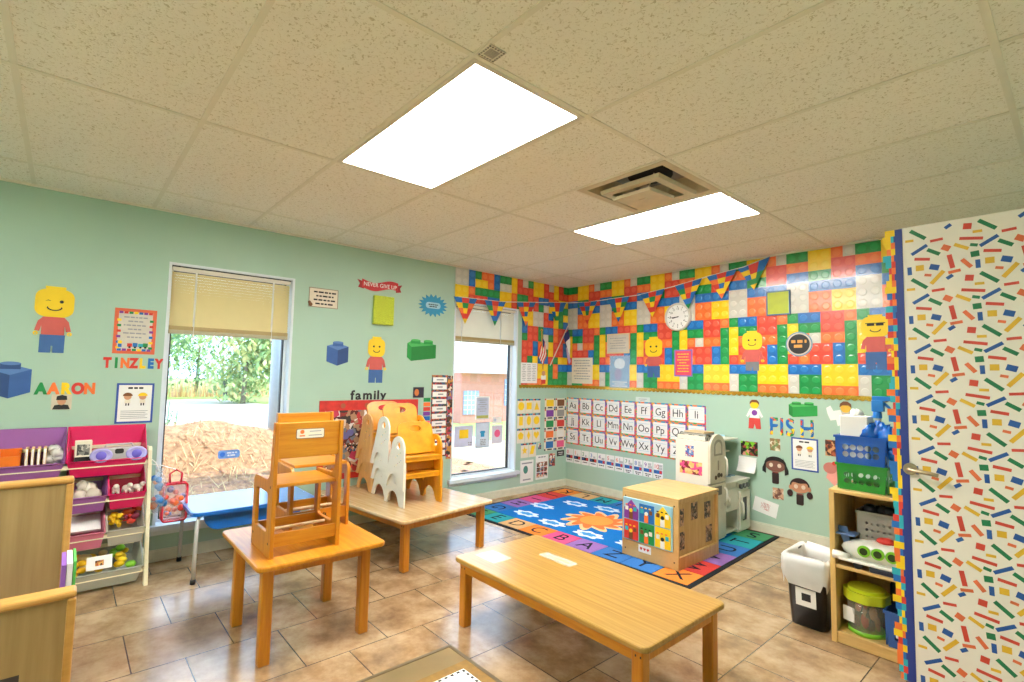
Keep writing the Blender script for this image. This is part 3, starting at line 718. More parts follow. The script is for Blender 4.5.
for k in range(11):
    x = .062+k*.123
    o = sheet('number_card', BM(x,.366,.001), .114, .165, paper, 'white number card showing %d, in the row under the alphabet' % k, 'card', 'number cards')
    text(str(k), .062, [P('red'),P('orange'),P('green'),P('blue'),P('purple')][k%5], o, (-.028 if k < 10 else -.02,.04,.0018))
    mb = MB()
    for q in range(k if k < 10 else 10): mb.box((.008+.010*(q%5)-.004,.012+.0+.028*(q//5),.0016),(.008+.010*(q%5)+.002,.036+.028*(q//5),.0022))
    if k: mb.build('counting_marks', o, inkgrey)
    mb = MB(); mb.box((-.05,-.03,.0016),(.05,.006,.0024),P('black') if k < 4 else P('blue')); mb.box((.018,-.026,.0024),(.045,.003,.003),P('red')); mb.box((-.042,-.02,.0024),(-.012,-.002,.003),mat('number_photo',(60,90,150),.5)); mb.build('number_photo', o)
    print_lines(o, 0, -.052, .07, 1 if k < 7 else 2, .018, .010, ink)
o = sheet('notice_sheet', BM(.248,1.397,.004), .325, .31, paperc, 'large cream printed notice below the white flag', 'notice'); print_lines(o, 0, .12, .26, 8, .031, .010)
o = sheet('framed_notice', BM(.777,1.706,.004), .31, .225, mat('notice_grey',(206,200,190),.6), 'pale notice in a thin cream frame under the pennants on back wall', 'notice', None, .014, mat('notice_cream_frame',(224,204,160),.5), t=.004); print_lines(o, 0, .06, .22, 5, .028, .008, None, .004)
t = empty('poster_pocket', 'glossy blue poster in a clear pocket, lower back wall near corner', 'poster', M=BM(.80,1.388,.004))
MB().prism(rect(-.13,-.175,.13,.175),0,.002).build('poster', t, mat('poster_blue',(70,150,200),.3))
MB().prism(circ(.0,.09,.075,24,.06),.002,.003).build('cloud_print', t, mat('cloud_white',(214,230,240),.4)); MB().prism(circ(-.02,-.03,.05,20,.07),.002,.003).build('figure_print', t, mat('poster_violet',(120,120,180),.4))
print_lines(t, 0, -.115, .2, 3, .022, .010, paper, .002)
MB().prism(rect(-.14,-.19,.14,.185),.0034,.0042).build('clear_pocket', t, mat('clear_film',(240,244,248),.08,alpha=.18,var=0))
o = sheet('pinned_sheet', BM(1.103,1.085,.001), .178, .066, mat('faint_blue_paper',(206,220,216),.6), 'small blank pale sheet on green wall above the alphabet cards', 'paper'); print_lines(o,0,.012,.1,2,.018,.006)
o = sheet('pink_notice', BM(1.582,1.482,.004), .2, .27, mat('notice_pink',(226,74,100),.5), 'pink notice with purple edge on the brick paper under the clock', 'notice', None, .013, mat('notice_violet',(130,110,190),.5)); print_lines(o, 0, .09, .13, 7, .029, .009, P('yellow'))
# clock
t = empty('wall_clock', 'round white wall clock on the brick print paper', 'clock', M=BM(1.532,1.952,.004))
MB().lathe([(.0,0),(.143,0),(.145,.012),(.143,.03),(.133,.036),(.125,.030),(.125,.02)], n=40).build('rim', t, mat('clock_rim',(208,204,196),.35))
MB().prism(circ(0,0,.126,36),.016,.02).build('dial', t, paper)
mb = MB()
for k in range(12):
    T_ = Matrix.Rotation(-k*PI/6,4,'Z'); mb.box((-.0025,.098,.02),(.0025,.114,.0212),None,T_)
mb.build('hour_marks', t, ink)
for k in range(12):
    a = PI/2-(k+1)*PI/6; text(str(k+1), .03, ink, t, (.082*math.cos(a),.082*math.sin(a),.0206), 'numeral')
MB().box((-.004,-.012,.022),(.004,.06,.0235),None,Matrix.Rotation(math.radians(-258),4,'Z')).build('hour_hand', t, ink)
MB().box((-.003,-.014,.024),(.003,.092,.0255),None,Matrix.Rotation(math.radians(95),4,'Z')).build('minute_hand', t, ink)
MB().prism(circ(0,0,.006,12),.02,.028).build('centre_pin', t, ink)
o = sheet('lime_square', BM(2.5,2.005,.004), .198, .215, mat('lime_panel',(176,190,36),.45,var=.08), 'lime green square panel with a dark edge high on the brick paper', 'wall cutout', None, .011, mat('lime_panel_edge',(70,110,150),.5), t=.012)
t = empty('round_badge', 'round black badge sign with a white ring and orange lettering', 'sign', M=BM(2.661,1.638,.004))
MB().prism(circ(0,0,.105,32),0,.003).build('badge_edge', t, mat('badge_edge_blue',(110,150,176),.5)); MB().prism(circ(0,0,.095,32),.003,.0042).build('ring', t, mat('badge_ring',(206,190,180),.5)); MB().prism(circ(0,0,.084,32),.0042,.0055).build('badge_face', t, P('black'))
print_lines(t, 0, .022, .12, 2, .04, .026, mat('badge_orange',(214,150,66),.5), .0055)
# flags on poles and papers near the corner, on the window wall
t = empty('small_flag', 'small striped flag on a stick, left flag on the corner brick paper', 'flag', M=WM(-.47,1.45,.02))
MB().tube([(.03,-.05,.0),(-.03,.40,.03)],.006).build('pole', t, mat('flag_pole_gold',(200,160,70),.4)); MB().ball((-.03,.41,.03),.014).build('finial', t, MATS['flag_pole_gold'])
mb = MB(); fr_ = [(-.025,.345),(.0,.30),(.03,.26),(.045,.22)]; n = 7
for k in range(n):
    for j in range(6):
        def pt(a,b): # a across stripes 0..1, b along fall
            return (-.025+.075*a+.018*math.sin(b*5)-.06*b*(1-a)*.5, .34-.10*a-.24*b, .02+.012*math.sin(b*9+a*3))
        q = [pt(k/n,j/6),pt((k+1)/n,j/6),pt((k+1)/n,(j+1)/6),pt(k/n,(j+1)/6)]
        m_ = mat('flag_navy',(36,50,110),.7) if (k < 4 and j < 2) else (P('red') if k%2==0 else P('white'))
        mb.faces(q+[(a,b,c-.0015) for a,b,c in q],[(0,1,2,3),(7,6,5,4)],m_)
mb.build('cloth', t)
t = empty('small_flag', 'navy, white and red flag on a slanted stick beside the room corner', 'flag', M=WM(-.10,1.45,.03))
MB().tube([(-.23,0,.0),(.02,.49,.05)],.006).build('pole', t, mat('flag_pole_white',(224,214,200),.4))
mb = MB()
for k in range(8):
    for j in range(6):
        def pt(a,b): return (.02-.085*a*(1-b)+.075*b+.012*math.sin(a*8+b*4), .475-.16*a*(1-.4*b)-.36*b, .05-.03*b+.012*math.sin(a*7+b*3))
        q = [pt(k/8,j/6),pt((k+1)/8,j/6),pt((k+1)/8,(j+1)/6),pt(k/8,(j+1)/6)]
        m_ = MATS['flag_navy'] if j < 2 else (P('white') if k < 4 else mat('flag_pale_violet',(190,176,206),.7))
        mb.faces(q+[(a,b,c-.0015) for a,b,c in q],[(0,1,2,3),(7,6,5,4)],m_)
mb.build('cloth', t)
o = sheet('notice_sheet', WM(-.655,1.355,.009), .26, .235, paper, 'white three-column notice on the brick paper by the narrow window', 'notice')
for x in (-.08,0,.08): print_lines(o, x, .095, .06, 10, .020, .007)
t = empty('paper_doll', 'small paper doll with red trousers on the corner brick paper below the flags', 'wall cutout', M=WM(-.42,1.30,.009))
MB().prism(circ(0,.055,.03,14),0,.003).build('head', t, mat('skin_print',(206,150,118),.5)); MB().prism(rect(-.04,-.02,.04,.03),0,.0025).build('shirt', t, paper); MB().prism(rect(-.035,-.07,.035,-.02),0,.0025).build('trousers', t, P('red'))
# right part of the back wall
t = empty('paper_doll', 'paper doll in white shirt and red trousers above the play oven', 'wall cutout', M=BM(2.281,1.02,.001))
MB().prism(circ(0,.085,.038,16,.036),0,.003).build('head', t, P('yellow')); MB().prism([(-.042,.085),(-.04,.11),(-.02,.128),(.02,.128),(.04,.11),(.042,.085),(.02,.105),(-.02,.105)],.003,.0045).build('hair', t, P('brown'))
MB().prism([(-.04,.05),(.04,.05),(.075,-.02),(.06,-.03),(.04,.0),(.042,-.035),(-.042,-.035),(-.04,.0),(-.06,-.03),(-.075,-.02)],0,.0025).build('shirt', t, paper); MB().prism(circ(0,.012,.025,14),.0025,.0035).build('shirt_print', t, P('purple'))
MB().prism([(-.048,-.035),(.048,-.035),(.055,-.13),(.012,-.13),(.0,-.085),(-.012,-.13),(-.055,-.13)],0,.003).build('trousers', t, mat('cutout_red_trousers',(206,64,60),.5))
def child_cutout(M, sk, hairm, label, tails, w, h):
    t = empty('child_face_cutout', label, 'wall cutout', M=M, group='children face cutouts')
    MB().prism(rrect(-.028,-h*.5,.028,-.03,.012),0,.0025).build('neck_stick', t, mat('cutout_dark_brown',(44,26,26),.6))
    MB().prism(circ(0,.03,w*.40,24,h*.21),.0025,.0045).build('face', t, sk)
    mb = MB()
    cap = [(w*.42*math.cos(a), .04+h*.26*math.sin(a)) for a in [PI*k/14 for k in range(15)]]
    inn = [(w*.36*math.cos(a), .035+h*.14*math.sin(a)+(.01*math.sin(3*a) if tails else 0)) for a in [PI-PI*k/14 for k in range(15)]]
    mb.prism(cap+inn,.0045,.0065)
    for s in (-1,1):
        if tails: mb.prism(circ(s*w*.42,-.03,w*.13,12,h*.12),.0045,.007)
        else: mb.prism([(s*w*.30,.10),(s*w*.5,.0),(s*w*.5,-.03),(s*w*.36,-.045),(s*w*.36,.03)],.0045,.007)
    mb.build('hair', t, hairm)
    for s in (-1,1): MB().prism(circ(s*w*.16,.03,.016,14,.018),.0045,.0058).build('eye', t, mat('cutout_eye',(222,200,180),.5))
    MB().prism([(-.03,-.025),(.03,-.025),(.015,-.035),(-.015,-.035)],.0045,.0055).build('mouth', t, mat('cutout_mouth',(140,70,66),.5))
    if tails:
        for s in (-1,1): MB().prism(circ(s*w*.40,.02,.014,10,.02),.0024,.0044).build('ear', t, sk)
    return t
child_cutout(BM(2.453,.56,.001), mat('cutout_skin_dark',(128,84,70),.6), P('black'), 'brown-skinned paper face cutout with a black bob above a stick', False, .215, .255)
child_cutout(BM(2.646,.41,.001), mat('cutout_skin_tan',(196,138,104),.6), mat('cutout_hair_brown',(50,26,28),.6), 'tan paper face cutout with two dark bunches of hair', True, .18, .24)
sheet('snapshot', BM(2.23,.708), .15, .125, SNAPG, 'square green garden snapshot on back wall right of the play oven', 'photo')
t = empty('hanging_paper', 'blank white paper curling off the wall below the garden snapshot', 'paper', M=BM(2.217,.575,.001))
mb = MB()
for k in range(6):
    y0,y1 = .06-k*.022,.06-(k+1)*.022; z0,z1 = .002+.05*(k/6)**2,.002+.05*((k+1)/6)**2
    mb.faces([(-.08,y0,z0),(.08,y0-.005,z0),(.075,y1-.005,z1),(-.085,y1,z1),(-.08,y0,z0+.0012),(.08,y0-.005,z0+.0012),(.075,y1-.005,z1+.0012),(-.085,y1,z1+.0012)],[(3,2,1,0),(4,5,6,7),(1,2,6,5),(3,0,4,7),(2,3,7,6),(0,1,5,4)])
mb.build('paper', t, paper)
sheet('snapshot', BM(2.453,.768), .085, .105, photo('pale_snapshot',[(200,190,150),(150,120,80),(120,140,90),(230,220,200)],40), 'pale snapshot above the black-haired face cutout', 'photo')
sheet('snapshot', BM(2.472,.352), .09, .095, photo('brown_snapshot',[(150,110,90),(200,160,130),(110,70,60),(220,200,180)],40), 'brown snapshot left of the pigtailed face cutout', 'photo')
o = sheet('child_drawing', rotz(BM(2.365,.218,.001),-.2), .205, .125, paper, "child's white drawing in red crayon low on the back wall", 'drawing')
mb = MB(); random.seed(5); pts = [(-.04+.08*random.random(),-.035+.07*random.random(),.0022) for _ in range(22)]; mb.tube(pts,.0011,n=5); mb.build('crayon_scribble', o, mat('crayon_red',(196,90,84),.7))
sheet('snapshot', BM(2.886,.79), .088, .128, photo('red_snapshot',[(130,60,40),(70,40,36),(206,150,100),(170,90,60)],40), 'reddish snapshot on wall just left of the blue crate', 'photo')
t = empty('animal_cutout', 'pink paper animal cutout on wall left of the green crate', 'wall cutout', M=BM(2.875,.58,.001))
MB().prism(circ(0,.05,.05,20,.045),.0,.003).build('head', t, mat('cutout_pink_dark',(196,120,110),.6)); MB().prism([(-.02,.02),(.05,.03),(.065,-.03),(.03,-.09),(.0,-.06),(-.03,-.03)],.0,.0025).build('body', t, mat('cutout_pink',(232,160,150),.6)); MB().prism(circ(.03,.09,.016,12),.003,.0045).build('nose', t, P('red'))
t = empty('paper_doll', 'brown-haired yellow-faced paper doll head above the white tissue box', 'wall cutout', M=BM(2.992,1.12,.001))
MB().prism(circ(0,0,.036,16,.04),0,.003).build('head', t, mat('doll_yellow',(230,180,60),.6)); MB().prism([(-.042,.0),(-.038,.03),(-.015,.05),(.015,.05),(.038,.03),(.042,.0),(.02,.018),(-.02,.018)],.003,.0045).build('hair', t, P('brown')); MB().prism(rect(-.05,-.12,.05,-.035),0,.0025).build('shirt', t, mat('doll_shirt',(200,190,180),.6))
t = empty('animal_cutout', 'white paper animal cutout behind the white tissue box', 'wall cutout', M=BM(2.905,1.06,.001))
MB().prism([(-.05,.05),(-.02,.07),(.0,.03),(.05,.04),(.065,.0),(.05,-.08),(.03,-.09),(.02,-.04),(-.02,-.05),(-.04,-.0)],0,.003).build('body', t, paper)

# ------------------------------------------------------------------ rug
rg = empty('alphabet_rug', 'blue alphabet rug with an orange sun in the room corner', 'rug', (1.35,-.90,0), math.radians(2.6))
RW,RH = 1.185,.80
def pile(n, c): return mat('rug_'+n, c, .95, var=.10, scale=120, bump=.3, spec=.1)
MB().prism(rect(-RW,-RH,RW,RH),0,.007).build('edging', rg, pile('dark',(38,40,44)))
cmap = [pile('orange',(222,130,56)),pile('red',(200,66,62)),pile('rose',(204,84,130)),pile('violet',(140,104,170)),pile('blue',(56,110,176)),pile('teal',(46,150,160)),pile('green',(70,140,96)),pile('tan',(210,170,120))]
bwid = .235; ix,iy = RW-.03,RH-.03
blocks = []   # (x0,y0,x1,y1,rot)
nx,ny = 9,4
wx = 2*ix/nx
for k in range(nx): blocks.append((-ix+k*wx,iy-bwid,-ix+(k+1)*wx,iy,PI))
wy = (2*iy-2*bwid)/ny
for k in range(ny): blocks.append((ix-wx,iy-bwid-(k+1)*wy,ix,iy-bwid-k*wy,PI/2))
for k in range(nx): blocks.append((ix-(k+1)*wx,-iy,ix-k*wx,-iy+bwid,0))
for k in range(ny): blocks.append((-ix,-iy+bwid+k*wy,-ix+wx,-iy+bwid+(k+1)*wy,-PI/2))
seq = 'KLMNOPQRSTUVWXYZABCDEFGHIJ'
colsq = [0,7,5,4,3,1,0,5,6, 5,4,3,1, 0,4,4,3,2,0,7,5,6, 4,3,2,1]
rugink = pile('black',(30,34,46))
for k,(x0,y0,x1,y1,r) in enumerate(blocks):
    o = MB().prism(rect(x0+.003,y0+.003,x1-.003,y1-.003),.007,.0095).build('letter_block', rg, cmap[colsq[k]])
    text(seq[k], .2, rugink, o, ((x0+x1)/2,(y0+y1)/2,.0098), 'letter', ext=.0004).rotation_euler = (0,0,r+0)
MB().prism(rect(-ix+wx+.002,-iy+bwid+.002,ix-wx-.002,iy-bwid-.002),.007,.010).build('blue_field', rg, pile('sky_blue',(24,110,186)))
sun_c = (-.10,-.04)
def sunpoly(r, k):
    p = []
    for i in range(k*6):
        a = 2*PI*i/(k*6); ph = (i % 6)/6
        rr = r*(1+.55*max(0,math.sin(PI*ph))**1.5)
        a2 = a+.14*math.sin(PI*ph)
        p.append((sun_c[0]+rr*math.cos(a2), sun_c[1]+rr*math.sin(a2)))
    return p
MB().prism(sunpoly(.215,11),.010,.0112).build('sun_rays', rg, pile('sun_cream',(236,190,140)))
MB().prism(sunpoly(.175,11),.0112,.0122).build('sun_flame', rg, pile('sun_orange',(232,120,66)))
MB().prism(circ(sun_c[0],sun_c[1],.15,28),.0122,.0132).build('sun_disc', rg, pile('sun_gold',(238,150,72)))
cl = pile('cloud_white',(206,224,240)); clb = pile('cloud_blue',(70,150,214))
for k,(x,y) in enumerate([(-.62,.30),(-.28,.38),(.2,.36),(.62,.28),(.66,-.12),(.5,-.38),(.1,-.42),(-.32,-.40),(-.68,-.36),(-.78,-.03)]):
    p = [(x+.135*(1+.16*math.cos(7*a))*math.cos(a), y+.072*(1+.16*math.cos(7*a))*math.sin(a)) for a in [2*PI*i/42 for i in range(42)]]
    q = [(x+.075*(1+.16*math.cos(7*a))*math.cos(a), y+.036*(1+.16*math.cos(7*a))*math.sin(a)) for a in [2*PI*i/42 for i in range(42)]]
    o = MB().prism(p,.010,.0112).build('cloud', rg, cl); MB().prism(q,.0112,.0122).build('cloud_centre', o, clb)
# ------------------------------------------------------------------ furniture
maple = wood('maple_orange', (184,112,18), (208,142,34), (4,50,50))
maple_y = wood('maple_crosswise', (184,112,18), (208,142,34), (50,4,50))
maple_v = wood('maple_upright', (180,108,18), (204,136,32), (50,50,4))
bamboo = wood('bamboo_top', (152,110,42), (186,150,78), (1.6,75,60), .28, .35)
pale = wood('pale_table_top', (190,156,104), (216,190,146), (3,40,40), .22, .4)
birch = wood('birch_panel', (194,154,92), (216,180,122), (4,40,8), .35)
birch_v = wood('birch_upright', (190,148,86), (212,176,118), (40,40,4), .35)
ply = wood('plain_plywood', (150,122,78), (170,142,96), (14,30,1.5), .5, .05)
edge_w = wood('shelf_edge_wood', (180,132,64), (204,156,86), (20,3,20), .4)
screw = mat('dark_screw',(50,36,24),.4)
def off(o, loc):
    o.data.transform(Matrix.Translation(-Vector(loc))); return o
def child_table(label, cx, cy, rz, hx, hy, z, leg_in, leg, topm, extras=None, group='wooden child tables'):
    t = empty('child_table', label, 'table', (cx,cy,0), rz, group)
    MB().prism(rrect(-hx,-hy,hx,hy,.035),z-.024,z).build('tabletop', t, topm, .007)
    lx,ly = hx-leg_in[0],hy-leg_in[1]
    for sx in (-1,1):
        for sy in (-1,1):
            a,b = sorted((sx*lx,sx*(lx-leg))); c,d = sorted((sy*ly,sy*(ly-leg)))
            o = MB().box((a,c,0),(b,d,z-.024)).build('leg', t, maple_v, .006)
            mb = MB()
            for dx in (.012,.034): mb.box(((a+b)/2-.02+dx,sy*ly-.001 if sy<0 else sy*ly-.001,z-.055),((a+b)/2-.014+dx,sy*ly+.001,z-.047))
            mb.build('screw', o, screw)
    q = .018
    for lo,hi in (((-lx+leg,-ly+.004),(lx-leg,-ly+.004+q)),((-lx+leg,ly-.004-q),(lx-leg,ly-.004))): MB().box((lo[0],lo[1],z-.075),(hi[0],hi[1],z-.024)).build('apron', t, maple)
    for lo,hi in (((-lx+.004,-ly+leg),(-lx+.004+q,ly-leg)),((lx-.004-q,-ly+leg),(lx-.004,ly-leg))): MB().box((lo[0],lo[1],z-.075),(hi[0],hi[1],z-.024)).build('apron', t, maple_v)
    return t
tape = mat('clear_label_tape',(236,232,220),.15,alpha=.4,var=.02)
t3 = child_table('long bamboo-topped low wooden table, nearest the camera', 2.598,-2.752,0, .600,.31,.352,(.03,.025),.05, bamboo)
o = MB().prism(rrect(-.33,.065,-.105,.135,.01),.3521,.3532).build('name_label', t3, tape); o2 = MB().prism(rect(-.29,.085,-.14,.115),.3533,.354).build('label_print', o, mat('faint_print',(214,196,150),.4))
MB().prism(rect(-.54,-.21,-.38,-.085),.3521,.3528).build('taped_sheet', t3, tape)
t1 = child_table('small square orange wooden table with two tall wooden chairs on it', 1.54,-3.698,0, .345,.305,.465,(.085,.045),.05, maple)
t2 = child_table('low pale-topped wooden table stacked with toddler chairs by the wall', .644,-2.61,math.radians(6.9), .6,.43,.352,(.05,.05),.05, pale)

# tall wooden chairs, face to face on the small table
label_p = mat('plate_cream',(232,224,206),.4)
def tall_chair(label, seatz, loc, rz, plate):
    t = empty('tall_chair', label, 'chair', loc, rz, 'tall wooden chairs on the small table')
    wd, dp, hh = .325, .305, .614
    arc = lambda cx,cy,r,a0,a1,n=5: [(cx+r*math.cos(math.radians(a0+(a1-a0)*k/n)), cy+r*math.sin(math.radians(a0+(a1-a0)*k/n))) for k in range(n+1)]
    outer = [(0,0)]+[(dp,0),(dp,hh-.0),(dp-.034,hh)]+[(dp-.05,.42)]+arc(dp-.105,.40,.055,0,-80)[1:]+[(.06,.342)]+arc(.035,.307,.035,90,180)
    hole = rrect(.045,.105,.235,.285,.02)
    for y in (0, wd-.018):
        Tm = Matrix(((1,0,0,0),(0,0,1,y),(0,1,0,0),(0,0,0,1)))
        o = MB().holed(outer,[hole],0,.018,None,Tm).build('side_panel', t, maple_v, .003)
        s = MB()
        for x,z in ((.03,.06),(.27,.06),(.27,seatz-.01)): s.cyl((x,z,-.001),.006,.020,None,Tm,10)
        s.build('screw', o, screw)
    MB().box((dp-.03,.018,.445),(dp-.014,wd-.018,.612)).build('backrest', t, maple_y, .003)
    MB().box((.008,.018,seatz-.016),(dp-.03,wd-.018,seatz)).build('seat', t, maple_y, .003)
    for x in (.012, dp-.03): MB().box((x,.018,.045),(x+.016,wd-.018,.105)).build('rail', t, maple_y)
    MB().tube([(dp*.5,.018,.09),(dp*.5,wd-.018,.09)],.008).build('dowel', t, wood('dowel_pale',(226,196,150),(240,214,170)))
    if plate:
        Tm = Matrix(((0,0,1,dp-.014),(1,0,0,0),(0,1,0,0),(0,0,0,1)))
        o = MB().prism(rrect(.097,.533,.232,.581,.007),.0,.0015,mat('plate_rim',(120,96,70),.4),Tm).prism(rrect(.1,.536,.229,.578,.006),.0015,.002,label_p,Tm).build('name_plate', t)
        mb = MB(); mb.prism(circ(.125,.566,.010,10),.002,.0026,P('orange'),Tm); mb.box((.113,.544,.002),(.138,.550,.0026),P('orange'),Tm)
        mb.box((.16,.565,.002),(.215,.569,.0026),inkgrey,Tm); mb.box((.155,.546,.002),(.22,.550,.0026),inkgrey,Tm); mb.build('plate_print', o)
    else:
        Tm = Matrix(((0,0,-1,.012),(-1,0,0,wd),(0,1,0,0),(0,0,0,1))); mb = MB()
        for k in range(8): mb.prism(rect(.13+k*.009,.068,.136+k*.009,.082 if k%3 else .086),.0,.001,None,Tm)
        mb.box((.125,.062,0),(.205,.065,.001),None,Tm)
        mb.build('maker_mark', t, ink)
    return t
tall_chair('tall wooden chair with a name plate, its back to the camera', .325, (1.487,-3.932,.465), 0, True)
tall_chair('tall wooden chair facing the camera behind the name plate chair', .355, (1.485,-3.425,.465), PI, False)

# stacks of toddler chairs
yellow_w = wood('chair_honey_wood', (206,134,14), (230,164,32), (30,8,8), .32, .3)
white_side = mat('chair_white_side',(232,228,212),.25,var=.02,coat=.3)  # white near-side panels of the front and middle stacks
tanw = wood('chair_tan_wood', (198,140,74), (222,168,98), (30,30,6), .35)
dots = photo('chair_dots',[C['blue'],C['red'],C['green'],C['yellow']],60)
def toddler_chair():
    t = empty('toddler_chair', '-', 'chair')
    D, hh = .30, .372; wd = .33
    arc = lambda cx,cy,r,a0,a1,n=8,ry=None: [(cx+r*math.cos(math.radians(a0+(a1-a0)*k/n)), cy+(ry or r)*math.sin(math.radians(a0+(a1-a0)*k/n))) for k in range(n+1)]
    outer = [(0,0),(.045,0)]+arc(.135,.0,.082,180,0,10,.098)[1:-1]+[(.232,0),(D,0),(D,.29)]+arc(.205,hh-.085,.095,0,180,12)[1:]+[(.02,.05)]
    hole = circ(.215,hh-.056,.026,16)
    for y,tm in ((0,0),(wd-.014,1)):
        Tm = Matrix(((1,0,0,0),(0,0,1,y),(0,1,0,0),(0,0,0,1)))
        MB().holed(outer,[hole],0,.014,None,Tm).build('side_panel', t, yellow_w, .0025)
    Tb = Matrix.Translation((.205,.014,.245)) @ Matrix.Rotation(math.radians(-16),4,'Y') @ Matrix(((0,0,1,0),(1,0,0,0),(0,1,0,0),(0,0,0,1)))
    w2 = wd-.028
    bo = [(0,0),(w2,0),(w2,.13)]+arc(w2-.075,.205-.02,.075,0,90,6,.055)[0:]+arc(.075,.205-.02,.075,90,180,6,.055)+[(0,.13)]
    MB().holed(bo,[circ(w2/2,.185,.05,18,.024)],0,.012,None,Tb).build('backrest', t, yellow_w, .002)
    MB().box((.155,.014,.225),(.295,wd-.014,.238)).build('seat', t, yellow_w, .003)
    MB().box((.275,.014,.20),(.288,wd-.014,.225)).build('seat_rail', t, yellow_w)
    Tm = Matrix(((1,0,0,0),(0,0,-1,0),(0,1,0,0),(0,0,0,1))); mb = MB()
    for k in range(9): mb.prism(circ(.17+.1*((k*5)%9)/9,.16+.12*((k*7)%9)/9,.004,8),.0,.0007,None,Tm)
    mb.build('paint_dots', t, dots)
    return t
proto = toddler_chair(); first = True
pos = ['bottom','middle','top']
SN = [('front white-sided stack',2,(.70,-2.80)),('middle white-sided stack',3,(.42,-2.768)),('rear tan-sided stack',3,(.135,-2.765))]
for si,(nm_,n,(x,y)) in enumerate(SN):
    for k in range(n):
        c = proto if first else copy_tree(proto); first = False
        c.location = (x+.012*k, y-.016*k+(.0 if si==0 else .0), .3525+.1245*k); c['group'] = 'stacked toddler chairs'
        which = (['bottom','top'] if n == 2 else pos)[k]
        c['label'] = '%s toddler chair of the %s on the pale low table' % (which, nm_)
        sd = [o for o in c.children if o.name.startswith('side_panel')]
        lf = min(sd, key=lambda o: min(v.co.y for v in o.data.vertices))
        lf.data = lf.data.copy(); lf.data.materials[0] = white_side if si < 2 else tanw
proto['category'] = 'chair'

# activity cube
cube = empty('activity_cube', 'wooden play cube with picture houses on its front, standing on the rug', 'cabinet', (2.15,-1.17,.0095))
loc = (2.15,-1.17,0)
def part(name, lo, hi, m, par, bev=.003): return off(MB().box(lo,hi).build(name, par, m, bev), loc)
part('front_panel',(1.915,-1.457,0),(2.382,-1.437,.468),birch,cube); part('back_panel',(1.925,-.905,0),(2.382,-.885,.46),birch,cube)
part('top_panel',(1.915,-1.457,.468),(2.384,-.88,.484),birch,cube)
part('side_panel',(2.352,-1.437,.075),(2.362,-.905,.468),birch_v,cube); part('side_panel',(1.925,-1.437,.0),(1.940,-.905,.468),birch_v,cube)
part('side_rail',(2.355,-1.437,.0),(2.380,-.905,.085),birch,cube); part('side_rail',(2.352,-1.437,.445),(2.38,-.905,.468),birch,cube)
mb = MB()
for x in (1.945,2.35):
    for z in (.05,.43): mb.box((x-.005,-1.4578,z-.005),(x+.005,-1.457,z+.005))
off(mb.build('screw', cube, screw), loc)
bd = off(MB().box((1.93,-1.469,.118),(2.343,-1.457,.424)).build('picture_board', cube, mat('board_pale_blue',(150,200,224),.4), .004), loc)
hc = [('purple','blue','yellow'),('red','green','yellow')]
for i in range(2):
    for j in range(3):
        x = 1.945+j*.132; z = .275-i*.147
        mb = MB(); Tm = Matrix(((1,0,0,x),(0,0,-1,-1.469),(0,1,0,z),(0,0,0,1)))
        mc = P(hc[i][j])
        if i == 0: mb.prism([(0,0),(.122,0),(.122,.075),(.061,.138),(0,.075)] if j != 1 else rect(0,0,.122,.125),0,.006,mc,Tm)
        else: mb.prism(rect(0,0,.122,.138),0,.006,mc,Tm)
        mb.prism(rect(.045,.0,.077,.05),.006,.010,P(['brown','orange','white'][j]),Tm); mb.prism(circ(.061,.062,.014,12),.006,.010,P(['yellow','white','black'][j]),Tm)
        for k in (0,1): mb.prism(rect(.012+k*.072,.06,.037+k*.072,.088),.006,.009,P(['white','teal','brown'][(i+j+k)%3]),Tm)
        for k in range(3): mb.prism(rect(.014+k*.034,.096,.03+k*.034,.104),.006,.0085,P(['orange','yellow','black'][(i+j)%3]),Tm)
        off(mb.build('picture_house', bd), loc)
o = off(MB().box((2.06,-1.4582,.052),(2.165,-1.457,.103)).build('name_label', cube, paper), loc)
mb = MB()
for x in (2.083,2.112,2.14): mb.prism(shp('heart',.012),0,.001,P('red'),Matrix(((1,0,0,x),(0,0,-1,-1.4582),(0,1,0,.078),(0,0,0,1))))
off(mb.build('heart_print', o), loc)
for y,z in ((-1.40,.345),(-1.21,.365),(-1.02,.345),(-1.39,.185),(-1.0,.17)): off(MB().box((2.362,y-.045,z-.06),(2.3635,y+.045,z+.06)).build('snapshot', cube, photo('dark_snapshot',[(60,50,50),(120,90,70),(190,150,120),(40,36,40),(150,130,120)],50)), loc)

# play kitchen: fridge, sink cupboard, oven and hutch in one unit
kw = mat('kitchen_white',(226,222,210),.35,var=.02); kg = mat('kitchen_grey_print',(150,146,130),.4); kd = mat('kitchen_door_cream',(206,200,182),.4); kblue = mat('kitchen_pale_blue',(176,222,242),.4)
loc = (2.05,-.38,0); K = empty('play_kitchen', 'white wooden play kitchen with arched fridge door and oven by the back wall', 'toy kitchen', (2.065,-.38,.0095))
part('fridge_body',(1.915,-.735,0),(2.205,-.47,.805),kw,K)
YM = lambda x: Matrix(((0,0,1,x),(1,0,0,0),(0,1,0,0),(0,0,0,1)))   # (y,z,x)
def arch(y0,y1,z0,z1,r): return [(y0,z0),(y1,z0)]+[((y0+y1)/2+(y1-y0)/2*math.cos(PI*k/14), z1-r+r*math.sin(PI*k/14)) for k in range(15)]
fd = off(MB().prism(arch(-.735,-.47,.47,.862,.125),0,.02,None,YM(2.205)).build('fridge_door', K, kd, .003), loc)
off(MB().prism(rect(-.735,.02,-.47,.46),0,.02,None,YM(2.205)).build('fridge_door', K, kd, .003), loc)
off(MB().holed(arch(-.67,-.535,.69,.82,.05),[arch(-.655,-.55,.705,.80,.04)],0,.004,None,YM(2.225)).build('door_inset', fd, kg), loc)
